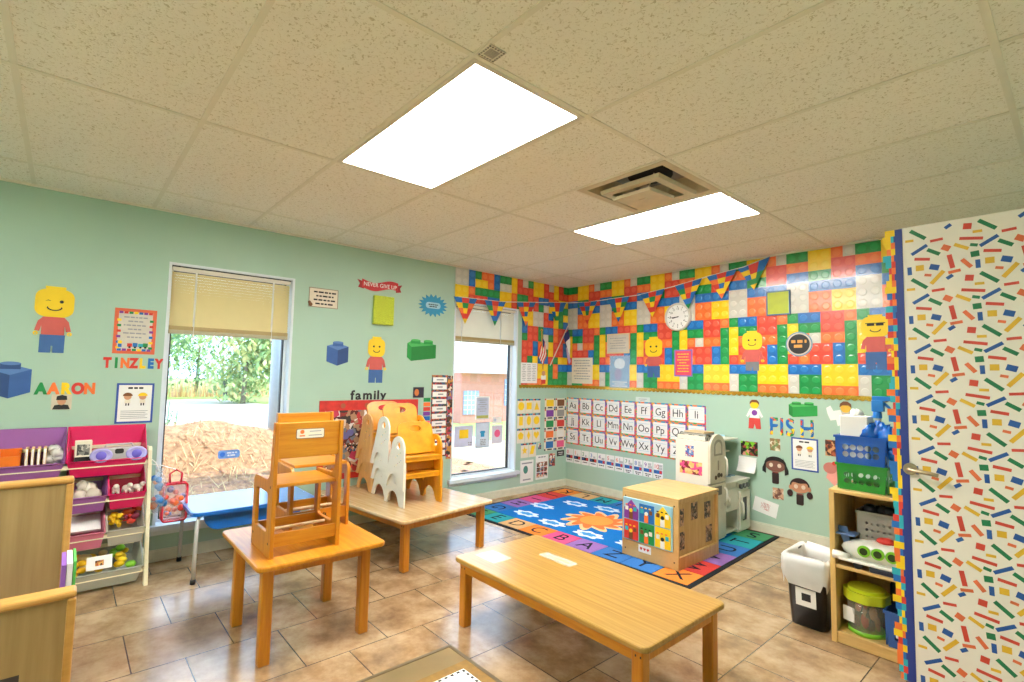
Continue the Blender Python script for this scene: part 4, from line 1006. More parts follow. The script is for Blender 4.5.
off(MB().prism(rrect(-.61,.57,-.594,.65,.008),0,.003,None,YM(2.225)).build('door_mark', fd, kg), loc)
off(MB().prism(circ(-.645,.515,.018,12),0,.003,None,YM(2.225)).prism(circ(-.595,.53,.026,12,.02),0,.003,None,YM(2.225)).prism(circ(-.55,.525,.016,12),0,.003,None,YM(2.225)).build('fruit_print', fd, mat('kitchen_print_dark',(70,54,44),.5)), loc)
off(MB().prism(rect(-.66,.37,-.55,.44),0,.004,None,YM(2.225)).build('dispenser', K, mat('kitchen_dark_inset',(96,92,84),.4)), loc)
def khandle(y, z0, z1):
    return off(MB().tube([(2.225,y,z0),(2.245,y,z0+.02),(2.25,y,(z0+z1)/2),(2.245,y,z1-.02),(2.225,y,z1)],.009).build('handle', K, kw), loc)
khandle(-.495,.50,.67); khandle(-.495,.28,.42)
part('sink_cupboard',(1.885,-.47,.20),(2.205,-.235,.43),kw,K); part('cupboard_side',(1.885,-.47,0),(2.205,-.455,.2),kw,K); part('cupboard_floor',(1.885,-.455,.02),(2.205,-.235,.035),kw,K); part('cupboard_back',(1.885,-.455,.035),(1.9,-.235,.2),kg,K)
part('cupboard_door',(2.205,-.46,.205),(2.222,-.25,.385),kw,K); khandle(-.445,.25,.34)
part('oven_body',(1.885,-.235,0),(2.215,-.025,.43),kw,K)
off(MB().holed(rect(-.225,.02,-.03,.345),[rect(-.17,.09,-.08,.29)],0,.016,None,YM(2.215)).build('oven_door', K, kw, .003), loc)
off(MB().prism(rect(-.171,.089,-.079,.291),0,.006,None,YM(2.215)).build('oven_window', K, mat('oven_window_dark',(20,22,24),.1)), loc)
khandle(-.2,.10,.27)
for y in (-.195,-.13,-.065): off(MB().cyl((0,0,0),.02,.02,None,Matrix.Translation((2.215,y,.388)) @ Matrix.Rotation(PI/2,4,'Y')).build('knob', K, mat('kitchen_knob_grey',(96,98,100),.4)), loc)
part('counter',(1.885,-.47,.43),(2.23,-.02,.447),kw,K)
off(MB().lathe([(.0,.448),(.06,.448),(.066,.455),(.056,.453),(.0,.45)],c=(2.07,-.36,0)).build('sink', K, mat('sink_blue',(120,176,206),.3)), loc)
off(MB().tube([(1.96,-.36,.447),(1.96,-.36,.52),(1.985,-.36,.535),(2.01,-.36,.52)],.008).build('tap', K, mat('tap_metal',(170,196,214),.25,.6)), loc)
for y in (-.15,-.07): off(MB().cyl((2.08,y,.447),.034,.005).build('hob_ring', K, mat('hob_blue_grey',(140,170,190),.4)), loc)
part('hutch_back',(1.885,-.47,.447),(1.90,-.02,.80),kblue,K); part('hutch_side',(1.90,-.035,.447),(2.0,-.02,.80),kblue,K)
part('hutch_shelf',(1.90,-.47,.655),(2.05,-.035,.668),kw,K); part('hutch_shelf',(1.90,-.47,.775),(2.13,-.035,.788),kw,K)
for y,z,w2,h2,m_ in ((2.045,.715,.075,.09,photo('blue_red_snapshot',[(60,100,180),(200,70,50),(230,220,210),(90,130,190)],60)),(2.055,.58,.20,.105,photo('pink_gold_snapshot',[(226,180,110),(220,80,140),(120,40,40),(236,200,140)],36))):
    off(MB().box((y-w2/2,-.7362,z-h2/2),(y+w2/2,-.735,z+h2/2)).build('snapshot', K, m_), loc)
# papers on the fridge
def flatpile(name,label,cat,lo,hi,m,rz=0,group=None):
    cx,cy = (lo[0]+hi[0])/2,(lo[1]+hi[1])/2
    t = empty(name,label,cat,(cx,cy,lo[2]),rz,group)
    MB().box((lo[0]-cx,lo[1]-cy,0),(hi[0]-cx,hi[1]-cy,hi[2]-lo[2])).build('cover', t, m, .002)
    MB().box((lo[0]-cx+.004,lo[1]-cy-.0005,.004),(hi[0]-cx-.004,hi[1]-cy-.003,hi[2]-lo[2]-.004)).build('pages', t, paperc)
    return t
gp = photo('grey_cover_print',[(90,92,92),(170,172,170),(60,62,64),(200,200,196)],40)
flatpile('game_box','grey printed flat box lying on top of the play fridge','box',(1.935,-.715,.8152),(2.19,-.49,.858),gp)
flatpile('picture_book','thin grey book on top of the flat box on the play fridge','book',(1.95,-.70,.859),(2.17,-.52,.870),mat('book_cover_grey',(120,122,118),.4),.12)
flatpile('picture_book','thin tan book topmost on the play fridge','book',(1.97,-.66,.871),(2.16,-.51,.882),mat('book_cover_tan',(200,170,120),.4),-.1)

# ------------------------------------------------------------------ right-hand shelf and what stands on it
sw = wood('shelf_light_wood', (206,166,98), (228,190,122), (6,40,40), .4); swv = wood('shelf_light_upright', (206,166,98), (228,190,122), (40,40,5), .4)
S = empty('open_shelf', 'light wooden open shelf unit beside the confetti-covered door', 'shelf', (3.75,-1.47,0)); loc = (3.75,-1.47,0)
part('side_panel',(3.36,-1.65,0),(3.385,-1.29,.75),swv,S); part('side_panel',(4.115,-1.65,0),(4.14,-1.29,.75),swv,S)
part('top_board',(3.36,-1.65,.75),(4.14,-1.29,.768),sw,S); part('middle_board',(3.385,-1.645,.372),(4.115,-1.30,.39),sw,S); part('bottom_board',(3.385,-1.645,.045),(4.115,-1.30,.060),sw,S); part('plinth',(3.385,-1.64,0),(4.115,-1.62,.045),sw,S); part('back_panel',(3.385,-1.302,.06),(4.115,-1.29,.75),sw,S)
def crate(name, label, lo, hi, m, rows, cols, hr, group, t=.004, taper=.012):
    """open plastic basket with round holes through its walls"""
    cx,cy = (lo[0]+hi[0])/2,(lo[1]+hi[1])/2; hx,hy,hz = (hi[0]-lo[0])/2,(hi[1]-lo[1])/2,hi[2]-lo[2]
    o = MB()
    for ax in range(4):
        L = hx if ax % 2 == 0 else hy; Dd = hy if ax % 2 == 0 else hx
        n = cols if ax % 2 == 0 else max(2,int(cols*hy/hx))
        holes = [circ(-L+.03+(2*L-.06)*(k+.5)/n, .03+(hz-.07)*(r+.5)/rows, hr, 10) for k in range(n) for r in range(rows)]
        Tm = Matrix.Rotation(ax*PI/2,4,'Z') @ Matrix(((1,0,0,0),(0,0,1,-Dd),(0,1,0,0),(0,0,0,1)))
        o.holed([(-L+taper,0),(L-taper,0),(L,hz),(-L,hz)],holes,0,t,None,Tm)
    o.box((-hx+taper,-hy+taper,0),(hx-taper,hy-taper,t))
    o.holed(rect(-hx-.006,-hy-.006,hx+.006,hy+.006),[rect(-hx+.002,-hy+.002,hx-.002,hy-.002)],hz-.012,hz)
    c = o.build(name, m=m, M=Matrix.Translation((cx,cy,lo[2]))); return tag(c,label,'basket',group)
crate('plastic_crate','green plastic crate with round holes, under the blue crate',(3.385,-1.60,.7685),(3.605,-1.36,.902),mat('crate_green',(40,150,50),.3,coat=.3,alpha=.75),2,5,.014,'stacked plastic crates')
crate('plastic_crate','blue plastic crate with round holes on top of the green crate',(3.382,-1.605,.9025),(3.607,-1.36,1.045),mat('crate_blue',(24,90,190),.3,coat=.3,alpha=.8),2,5,.015,'stacked plastic crates')
t = empty('tissue_box','white tissue box in the blue crate','box',(3.462,-1.53,.9075)); MB().box((-.062,-.055,0),(.062,.055,.24)).build('carton', t, paper, .004)
mb = MB(); mb.ball((0,.0,.245),.03,None,sq=(1,.6,.9),noise=.5); mb.build('tissue', t, paper)
mb = MB(); mb.prism(circ(0,0,.04,20,.024),.2402,.241); mb.build('slot', t, mat('tissue_slot',(190,196,200),.6))
t = empty('spray_bottle','clear spray bottle with blue trigger head in the blue crate','bottle',(3.548,-1.50,.9075))
MB().lathe([(0,0),(.038,0),(.04,.02),(.04,.16),(.034,.19),(.016,.215),(.016,.235),(0,.235)]).build('bottle', t, mat('clear_plastic_grey',(200,206,200),.15,alpha=.55))
MB().cyl((0,0,.232),.021,.035,r2=.018).box((-.022,-.018,.266),(.03,.018,.325)).prism([(-.02,.31),(.075,.325),(.075,.345),(-.02,.345)],-.012,.012,None,Matrix(((1,0,0,0),(0,0,1,0),(0,1,0,0),(0,0,0,1)))).build('spray_head', t, mat('spray_blue',(20,120,206),.35), .003)
MB().tube([(.028,0,.31),(.05,0,.29),(.062,0,.265),(.075,0,.25)],[.008,.007,.006,.005]).build('trigger', t, MATS['spray_blue'])
mb = MB(); random.seed(11)
t = empty('crumpled_cloth','crumpled blue plastic bag spilling over the right of the blue crate','bag',(3.585,-1.53,1.055))
for c,r in (((-.06,-.03,.01),.045),((-.02,.0,.015),.05),((.02,-.03,.0),.045),((.035,-.02,-.04),.04),((.04,-.03,-.085),.032)): mb.ball(c,r,None,noise=.55,n=16)
mb.build('bag_folds', t, mat('bag_blue',(20,104,200),.25,alpha=.92,coat=.4))
gb = crate('plastic_basket','grey plastic basket with small holes on the middle shelf',(3.455,-1.54,.3905),(3.74,-1.33,.66),mat('basket_grey',(150,146,136),.45),6,9,.0065,None)
# items in the grey basket (dark tops)
mb = MB(); random.seed(4)
for k in range(6): mb.ball((3.49+.045*k,-1.44+.03*(k%2),.655),.026,None,noise=.3,sq=(1.2,1,.9))
o = mb.build('toy_assortment', m=mat('dark_toys',(44,40,42),.5)); tag(o,'heap of dark small toys filling the grey basket','toys',kind='stuff')
# toy aeroplane
t = empty('toy_aeroplane','white toy aeroplane with round green windows on the middle shelf','toy',(3.53,-1.59,.3905))
wt = mat('toy_white',(230,228,220),.3,coat=.3)
Tx = Matrix(((0,0,1,0),(0,1,0,0),(1,0,0,0),(0,0,0,1)))
mb = MB(); prof = [(0,-.165),(.022,-.15),(.05,-.10),(.058,-.02),(.058,.10),(.05,.15),(.0,.16)]
mb.lathe(prof,None,Matrix.Translation((.03,0,.085)) @ Matrix.Rotation(PI/2,4,'Y') @ Matrix.Scale(-1,4,(1,0,0)),n=18); mb.build('fuselage', t, wt)
for k in range(3):
    o = MB().cyl((0,0,0),.027,.012,mat('toy_green',(130,200,50),.3),Matrix.Translation((-.02+.058*k,-.052,.095)) @ Matrix.Rotation(PI/2,4,'X')).build('window_ring', t)
    MB().cyl((0,0,0),.017,.003,mat('toy_dark_window',(50,70,40),.2),Matrix.Translation((-.02+.058*k,-.0645,.095)) @ Matrix.Rotation(PI/2,4,'X')).build('window_glass', o)
MB().box((-.13,-.075,.03),(.17,.03,.045)).build('wing', t, wt, .006); MB().prism([(-.12,.10),(-.09,.10),(-.105,.185),(-.15,.185)],-.006,.006,None,Matrix(((1,0,0,0),(0,0,1,0),(0,1,0,0),(0,0,0,1)))).build('tail_fin', t, mat('toy_blue_grey',(90,120,170),.35))
MB().box((-.155,-.045,.150),(-.06,.045,.158)).build('tailplane', t, MATS['toy_blue_grey'], .003)
mb = MB(); mb.cyl((0,0,0),.022,.07,None,Matrix.Translation((-.155,-.055,.05)) @ Matrix.Rotation(PI/2,4,'Y'),r2=.016); mb.build('engine', t, wt)
MB().box((-.0,-.062,.0),(.15,.02,.03)).build('float', t, mat('toy_navy',(30,40,60),.35), .008)
for x in (-.05,.1): MB().cyl((0,0,0),.02,.02,None,Matrix.Translation((x,-.03,.02)) @ Matrix.Rotation(PI/2,4,'X')).build('wheel', t, P('black'))
MB().ball((.06,0,.15),.026,None,sq=(1.6,1,.7)).build('cockpit', t, P('red'))
# tub
t = empty('toy_tub','clear round tub with wavy yellow-green lid on the bottom shelf','tub',(3.49,-1.54,.0605))
MB().lathe([(0,.0),(.075,.0),(.08,.012),(.088,.17),(.084,.17),(.076,.014),(.0,.006)]).build('tub_wall', t, mat('tub_clear',(170,160,140),.12,alpha=.35,var=0))
MB().cyl((0,0,.0),.083,.02).build('tub_base', t, mat('toy_green',(130,200,50),.3))
mb = MB(); n = 48
ro = [(.098*(1+.03*math.sin(8*2*PI*k/n))*math.cos(2*PI*k/n),.098*(1+.03*math.sin(8*2*PI*k/n))*math.sin(2*PI*k/n)) for k in range(n)]
mb.prism(ro,.162,.205).prism(circ(0,0,.08,24),.205,.22); mb.build('lid', t, mat('lid_lime',(196,206,40),.3,alpha=.95))
MB().box((-.066,-.083,.05),(-.01,-.079,.12)).build('label', t, paper, 0, Matrix.Rotation(-.35,4,'Z'))
random.seed(2); mb = MB()
for k in range(26):
    a = random.uniform(0,2*PI); r = random.uniform(0,.055); mb.ball((r*math.cos(a),r*math.sin(a),.03+.10*random.random()),random.uniform(.012,.024),[mat('figure_tan',(190,120,76),.5),mat('figure_brown',(96,60,44),.5),P('red'),mat('figure_dark',(40,36,40),.5),mat('figure_tan',(190,120,76),.5)][k%5],n=8,sq=(.8,.8,1.5))
o = mb.build('toy_figures', m=None); tag(o,'jumble of tan and dark toy figures inside the clear tub','toys',kind='stuff'); o.location = (3.49,-1.54,.0655)
bc = crate('plastic_basket','blue plastic basket with a white label on the bottom shelf',(3.585,-1.63,.0605),(3.83,-1.38,.225),mat('basket_blue',(44,90,160),.4),3,6,.010,None)
lb = MB().box((-.08,-.1275,.05),(-.035,-.126,.12)).build('label', bc, paper)
t = empty('camera_bag','black carry case standing behind the tub on the bottom shelf','bag',(3.64,-1.345,.0605))
MB().box((-.09,-.03,0),(.1,.03,.225)).build('bag_body', t, mat('bag_black',(34,30,30),.6), .015); MB().tube([(-.05,0,.22),(-.04,0,.245),(.04,0,.245),(.05,0,.22)],.006).build('handle', t, MATS['bag_black'])
# waste bin
t = empty('waste_bin','black rectangular waste bin with a white liner beside the shelf','bin',(3.228,-1.475,0))
bb = mat('bin_black',(36,36,38),.35)
def ring(hx,hy,z,r=.03): return [(x,y,z) for x,y in rrect(-hx,-hy,hx,hy,r)]
def loft(mb, rings, m=None, cap0=True, cap1=False, smooth=True):
    n = len(rings[0]); v = [p for r in rings for p in r]; f = []
    for i in range(len(rings)-1):
        for k in range(n): f.append((i*n+k,i*n+(k+1)%n,(i+1)*n+(k+1)%n,(i+1)*n+k))
    mb.faces(v,f,m,None,smooth)
    if cap0: mb.faces(rings[0],[tuple(range(n-1,-1,-1))],m)
    if cap1: mb.faces(rings[-1],[tuple(range(n))],m)
    return mb
loft(MB(),[ring(.085,.12,0),ring(.105,.145,.345),ring(.112,.152,.347),ring(.112,.152,.36),ring(.101,.141,.36),ring(.08,.115,.01)]).build('bin_body', t, bb)
random.seed(8); rs = []
for z,g in ((.24,.010),(.28,.014),(.33,.016),(.362,.014),(.375,.004),(.365,-.014),(.32,-.02),(.2,-.03)):
    rs.append([(x*(1+g/.13)+random.uniform(-.006,.006),y*(1+g/.13)+random.uniform(-.006,.006),z+random.uniform(-.014,.012)) for x,y,_ in ring(.108,.148,0)])
rs[0] = [(x,y,.235+.025*math.sin(i*1.7)) for i,(x,y,z) in enumerate(rs[0])]
loft(MB(),rs,cap0=False).build('liner', t, mat('bin_liner',(228,228,226),.3,alpha=.8,coat=.3))
o = MB().box((-.05,-.1235,.12),(.05,-.1215,.215)).build('label', t, paper, 0, Matrix.Rotation(.0725,4,'X'))
MB().box((-.02,-.1246,.15),(.025,-.1236,.19)).build('label_picture', o, ink)
# door, opened into the room and covered in confetti paper
D = bpy.data.objects.new('door_1', None); COL.objects.link(D); D.location = (3.675,-1.80,0); D['kind'] = 'structure'
MB().box((.014,0,.012),(.90,.038,2.04)).build('door_slab', D, white_paint, .002)
cv = mat('confetti_paper_base',(236,230,220),.5,var=.02)
TM = Matrix(((1,0,0,0),(0,0,-1,0),(0,1,0,0),(0,0,0,1)))
MB().prism(rect(.03,.012,.90,2.04),0,.0012,cv,TM).build('paper_cover', D)
pc = [(103,130,20,18,8,'R'),(157,133,50,11,40,'G'),(212,120,50,11,-50,'Y'),(248,122,18,10,-35,'B'),(112,165,55,9,9,'R'),(130,148,22,8,0,'Y'),(160,178,48,10,-32,'B'),(213,156,32,8,-5,'R'),(240,182,21,17,30,'O'),(203,189,36,11,33,'G'),(84,184,38,10,30,'Y'),(119,184,18,9,15,'G'),(168,206,40,9,9,'R'),(121,209,20,17,-5,'G'),(97,232,34,11,52,'O'),(128,237,26,11,88,'B'),(160,231,21,18,0,'Y'),(204,233,24,17,18,'B'),(184,111,18,8,12,'O'),(253,222,44,12,80,'R'),(262,108,30,9,-10,'O')]
cm = dict(R=mat('confetti_red',(206,70,54),.5),O=mat('confetti_orange',(222,110,66),.5),Y=mat('confetti_yellow',(222,176,48),.5),G=mat('confetti_green',(24,118,74),.5),B=mat('confetti_blue',(34,86,160),.5))
mb = MB(); pw, ph_ = .232, .2245; sc = pw/200
for a in range(-1,5):
    for b in range(0,11):
        for x,y,L,w_,an_,c in pc:
            px_ = a*pw+(x-75)*sc+.02; pz = 2.05-(b*ph_+(y-100)*ph_/143)
            q = [(px_+math.cos(math.radians(-an_))*u-math.sin(math.radians(-an_))*v, pz+math.sin(math.radians(-an_))*u+math.cos(math.radians(-an_))*v) for u,v in rect(-L*sc*.6,-w_*sc*.62,L*sc*.6,w_*sc*.62)]
            if min(k[0] for k in q) < .062 or max(k[0] for k in q) > .9 or min(k[1] for k in q) < .014 or max(k[1] for k in q) > 2.038: continue
            mb.prism(q,.0012,.0018,cm[c],TM)
mb.build('confetti_print', D, weld=False)
mb = MB(); random.seed(21); n = 68; hh = 2.026/n
mb.prism(rect(.03,.012,.058,2.038),.0018,.0034,mat('trim_navy',(38,58,140),.4),TM)
for k in range(n):
    z = .012+k*hh
    c = random.sample([P('yellow'),P('orange'),P('red'),P('teal'),P('blue'),P('yellow')],2)
    s = random.choice((0,.004,.010)) ; l = -.018 if (k//2)%2 else -.006
    mb.prism(rect(l+s,z,.014,z+hh),.0018,.0032,c[0],TM); mb.prism(rect(.014,z,.031-(.006 if k%3==0 else 0),z+hh),.0018,.0032,c[1],TM)
    if k%3 == 0: mb.prism(rect(.025,z,.031,z+hh),.0018,.0032,MATS['trim_navy'],TM)
mb.build('border_trim', D)
hm = mat('door_lever_metal',(176,160,132),.3,.7)
mb = MB(); mb.cyl((0,0,0),.026,.012,None,Matrix.Translation((.062,-.003,.94)) @ Matrix.Rotation(PI/2,4,'X')); mb.tube([(.062,-.012,.94),(.062,-.045,.94),(.075,-.052,.94),(.14,-.052,.935),(.165,-.048,.93)],.0085); mb.build('door_handle', D, hm)
# ------------------------------------------------------------------ bin rack by the left window
loc = (.25,-4.66,0); R = empty('bin_rack','cream toy storage rack holding coloured plastic bins, left of the window','storage rack',loc)
cr = mat('rack_cream',(222,216,186),.45); fx = lambda z: .42-.245*z
YX = lambda y: Matrix(((1,0,0,0),(0,0,1,y),(0,1,0,0),(0,0,0,1)))  # (x,z) outline, thickness along y
for y in (-5.09,-4.243):
    o = MB().prism([(fx(0)-.018,.0),(fx(0)+.026,.0),(fx(.79)+.02,.79),(fx(.81),.815),(fx(.79)-.02,.79)],0,.022,None,YX(y)).prism([(.06,0),(.095,0),(.095,.80),(.06,.80)],0,.022,None,YX(y)).prism([(.09,.10),(fx(.1)-.015,.10),(fx(.14)-.015,.14),(.09,.14)],0,.022,None,YX(y)).prism([(.09,.70),(fx(.7)-.015,.70),(fx(.74)-.015,.74),(.09,.74)],0,.022,None,YX(y)).build('side_frame', R, cr, .003)
    off(o, loc)
ROWS = [.72,.515,.31,.09]
for z in ROWS:
    x = fx(z)
    off(MB().box((x-.012,-5.07,z-.012),(x+.010,-4.243,z+.010)).build('front_rail', R, cr), loc); off(MB().box((.07,-5.07,z+.085),(.09,-4.243,z+.105)).build('back_rail', R, cr), loc)
off(MB().box((.07,-5.07,.0+.30),(.085,-4.243,.34)).build('back_brace', R, cr), loc)
def bin_(y0,y1,z,m,label,back=.20):
    """open-topped tilted bin hung on front and back rails"""
    xf = fx(z)+.014; cy = (y0+y1)/2; w = (y1-y0)/2
    t = empty('storage_bin',label,'bin',(xf,cy,z),0,'plastic bins in the toy rack')
    F,Bk = 0.0, .055-xf
    def prof(s, e, u=0): # outline points front-top, front-bottom, back-bottom, back-top ; s = half width scale at bottom
        return None
    wb = w*.86
    o_ = [(F+.014,.014),(F-.026,-.082),(Bk+.03,.0),(Bk,back)]
    i_ = [(F+.008,.014),(F-.028,-.074),(Bk+.034,.008),(Bk+.005,back)]
    ws = [w,wb,wb,w]
    L = lambda pts,d,sg: [(p[0],sg*(q-d),p[1]) for p,q in zip(pts,ws)]
    oL,oR,iL,iR = L(o_,0,-1),L(o_,0,1),L(i_,.004,-1),L(i_,.004,1)
    v = oL+oR+iL+iR
    f = [(0,1,2,3),(7,6,5,4),(0,4,5,1),(1,5,6,2),(2,6,7,3),(11,10,9,8),(12,13,14,15),(9,13,12,8),(10,14,13,9),(11,15,14,10),(0,3,11,8),(4,12,15,7),(0,8,12,4),(3,7,15,11)]
    MB().faces(v,f).build('bin_body', t, m)
    mb = MB(); rp = [(F+.014,-w,.014),(F+.014,w,.014),(Bk,w,back),(Bk,-w,back),(F+.014,-w,.014)]
    mb.tube(rp,.0055,n=6); mb.build('rim', t, m)
    return t
pb = lambda n,c,a=1: mat('bin_'+n,c,.3,alpha=a,coat=.3,var=.03)
bin_(-5.035,-4.648,.735,pb('purple',(150,90,160)),'wide purple bin in the top row, holding an orange tray',.205)
bin_(-4.638,-4.248,.735,pb('magenta',(214,16,92)),'wide magenta bin in the top row, holding a silver radio',.205)
bin_(-4.628,-4.442,.53,pb('purple',(150,90,160)),'small purple bin in the second row, holding a clear bag',.175)
bin_(-4.432,-4.248,.53,pb('magenta',(214,16,92)),'small magenta bin in the second row with white toy animals',.175)
bin_(-4.628,-4.442,.325,pb('rose',(214,120,150)),'small pink bin in the third row, holding white paper',.185)
bin_(-4.432,-4.248,.325,pb('clear',(214,214,206),.55),'small clear bin in the third row full of yellow and red toys',.185)
bin_(-4.628,-4.248,.105,pb('clear2',(206,214,206),.5),'wide clear bin in the bottom row of the rack',.195)
# top row contents
t = empty('crayon_tray','orange plastic tray in the purple bin','tray',(.165,-4.93,.735))
om = mat('tray_orange',(232,120,40),.35)
for lo,hi in (((-.07,-.09,0),(.07,.09,.006)),((-.07,-.09,.006),(-.062,.09,.10)),((.062,-.09,.006),(.07,.09,.07)),((-.062,-.09,.006),(.062,-.084,.08)),((-.062,.084,.006),(.062,.09,.09)),((-.062,-.003,.006),(.062,.003,.085))): MB().box(lo,hi).build('tray_wall' if lo[2] else 'tray_floor', t, om)
random.seed(31); mb = MB()
for k in range(30): mb.tube([(-.05+.1*random.random(),-.075+.065*random.random(),.02),(-.045+.1*random.random(),-.07+.065*random.random(),.075)],.005,[P('red'),P('orange'),mat('crayon_peach',(240,190,160),.5),P('brown')][k%4],n=6)
o = mb.build('crayons'); tag(o,'bundle of crayons standing in the orange tray','crayons',kind='stuff'); o.location = (.165,-4.93,.741)
for k in range(4):
    t = empty('thin_book','thin tan book, %s of four standing beside the orange tray' % ordn[k],'book',(.16,-4.815+.026*k,.735),0,'thin books in the purple bin')
    MB().box((-.06,-.007,0),(.055,.007,.105)).build('cover', t, mat('thin_book_cover',(222,186,120) if True else 0,.5), .002); MB().box((-.056,-.005,.004),(.0555,.005,.102)).build('pages', t, paper)
def lumpbag(name,label,loc_,balls,m,noise=.5,seed=1,cat='bag'):
    random.seed(seed); t = empty(name,label,cat,loc_); mb = MB()
    for c,r in balls: mb.ball(c,r,None,noise=noise,n=14)
    mb.build('bag_film', t, m); return t
film = mat('bag_film_white',(226,224,222),.2,alpha=.8,coat=.4)
lumpbag('plastic_bag','crumpled white plastic bag in the right of the purple bin',(.17,-4.695,.75),[((0,-.02,.02),.035),((0,.02,.03),.038),((-.03,0,.06),.036),((.02,.01,.05),.03)],film,seed=5)
t = empty('card_box','small white and grey printed box beside the silver radio','box',(.20,-4.565,.735))
MB().box((-.03,-.04,0),(.03,.04,.135)).build('carton', t, paperc, .002); MB().box((.03,-.03,.05),(.031,.03,.115)).build('box_print', t, photo('box_print_grey',[(70,70,70),(200,196,186),(130,130,126)],50)); MB().box((.03,-.04,0),(.0312,.04,.04)).build('dark_band', t, ink)
t = empty('portable_radio','silver portable radio with two round lilac speakers in the magenta bin','radio',(.225,-4.392,.735))
sv = mat('radio_silver',(186,186,192),.3,.3)
MB().prism([(-.13,.02),(-.09,.0),(.09,.0),(.13,.02),(.13,.075),(.08,.088),(-.08,.088),(-.13,.075)],-.04,.035,None,YM(0)).build('radio_body', t, sv, .008)
for s in (-1,1):
    o = MB().lathe([(0,.0),(.055,.0),(.056,.012),(.046,.018),(.04,.012),(.0,.02)],None,Matrix.Translation((.03,s*.088,.045)) @ Matrix.Rotation(PI/2,4,'Y') @ Matrix.Scale(.78,4,(1,0,0))).build('speaker', t, mat('speaker_lilac',(176,170,232),.3))
    MB().lathe([(0,.022),(.016,.021),(.026,.016)],None,Matrix.Translation((.03,s*.088,.045)) @ Matrix.Rotation(PI/2,4,'Y')).build('speaker_cone', o, mat('cone_violet',(110,100,210),.3))
MB().prism(rrect(-.022,.05,.022,.08,.01),.035,.038,None,YM(0)).build('display', t, ink); MB().tube([(0,-.07,.086),(-.01,-.065,.103),(-.01,.065,.103),(0,.07,.086)],.006).build('handle', t, sv)
lumpbag('plastic_bag','clear plastic bag of cream toys in the small purple bin',(.22,-4.535,.54),[((0,-.03,.0),.04),((-.03,.01,.03),.04),((.02,.03,.0),.04),((-.02,-.02,.055),.03)],mat('bag_film_cream',(216,206,190),.2,alpha=.85,coat=.4),seed=6)
random.seed(9)
for k in range(3):
    t = empty('toy_animal','white toy animal, %s of three in the small magenta bin' % ordn[k],'toy',(.23,-4.395+.055*k,.53),.4*k,'white toy animals')
    mb = MB(); mb.ball((0,0,.03),.026,None,sq=(1.4,.8,.8)); mb.build('toy_body', t, wt); MB().ball((.034,0,.052),.016).build('toy_head', t, wt)
    for sx in (-1,1):
        for sy in (-1,1): MB().cyl((sx*.02,sy*.012,-.0),.007,.025,n=8).build('leg', t, wt)
for k in range(4):
    o = MB().box((-.09,-.075,0),(.06,.075,.004)).build('paper_sheet', m=paper, M=Matrix.Translation((.20+.006*k,-4.535+.004*(k%2),.345+.006*k)) @ Matrix.Rotation(.36+.02*k,4,'Y')); tag(o,'white paper sheet lying in the small pink bin','paper','paper in the pink bin')
random.seed(12); mb = MB()
for k in range(34):
    c = (.27-.10*random.random(),-4.42+.16*random.random(),.325+.065*random.random())
    c = (c[0],c[1],c[2]+(.26-c[0])*.4); y_ = c[1] < -4.35
    mb.ball(c,random.uniform(.014,.024),[P('yellow'),mat('toy_gold',(236,190,30),.4)][k%2] if y_ else [P('red'),P('orange'),P('brown'),mat('toy_wine',(130,30,60),.4)][k%4],sq=(random.uniform(.6,1.6),random.uniform(.6,1.6),.8),n=8)
o = mb.build('toy_pieces'); tag(o,'heap of yellow, red and orange toy pieces in the clear bin','toys',kind='stuff')
t = empty('picture_card','white card with a small picture in the wide clear bin','card',(.36,-4.455,.125)); Tm = Matrix.Rotation(-.35,4,'Y')
MB().box((-.002,-.06,0),(.002,.06,.075)).build('card', t, paper, 0, Tm); MB().box((.002,-.02,.02),(.0028,.02,.05)).build('picture', t, photo('burger_print',[(180,110,50),(220,170,90),(60,40,30),(200,60,40)],60), 0, Tm)
random.seed(13); mb = MB()
for k in range(26):
    y = -4.60+.33*random.random(); c = (.33-.16*random.random(),y,.10+.06*random.random())
    mb.ball((c[0],c[1],c[2]+(.3-c[0])*.3),random.uniform(.018,.03),[P('yellow'),mat('toy_green',(130,200,50),.3)][k%2] if y > -4.40 else [mat('toy_cream',(226,206,150),.5),mat('toy_gold',(236,190,30),.4)][k%2],n=8,sq=(1.1,1.1,.8))
o = mb.build('toy_pieces'); tag(o,'heap of cream, yellow and green toys in the wide clear bin','toys',kind='stuff')
# bags hanging off the rack
t = lumpbag('hanging_bag','clear bag of blue and orange toys hanging beside the rack post','bag' and (.30,-4.175,.40),[],film) if False else empty('hanging_bag','clear bag of blue and orange toys hanging beside the rack post','bag',(.27,-4.175,.40))
random.seed(14); mb = MB()
for k in range(18): mb.ball((random.uniform(-.03,.03),random.uniform(-.03,.03),.02+.19*random.random()),random.uniform(.015,.026),[mat('toy_sky',(40,120,200),.35),P('orange'),mat('toy_sky',(40,120,200),.35),P('red')][k%4],n=8)
mb.build('toys_inside', t)
MB().lathe([(0,-.01),(.03,-.005),(.046,.05),(.05,.13),(.04,.2),(.016,.245),(.024,.27)],n=14).build('bag_film', t, mat('bag_film_clear',(210,226,240),.12,alpha=.3,var=0,coat=.5))
MB().tube([(.0,.0,.25),(-.01,-.025,.31),(-.02,-.052,.335)],.004).build('strap', t, cordm)
t = empty('hanging_bag','clear red-edged zip bag of toys hanging between rack and blue table','bag',(.27,-4.085,.33))
random.seed(15); mb = MB()
for k in range(16): mb.ball((random.uniform(-.018,.018),random.uniform(-.05,.05),.03+.17*random.random()),random.uniform(.014,.024),[P('red'),mat('toy_salmon',(230,110,90),.4),mat('toy_sky',(40,120,200),.35),P('orange')][k%4],n=8)
mb.build('toys_inside', t)
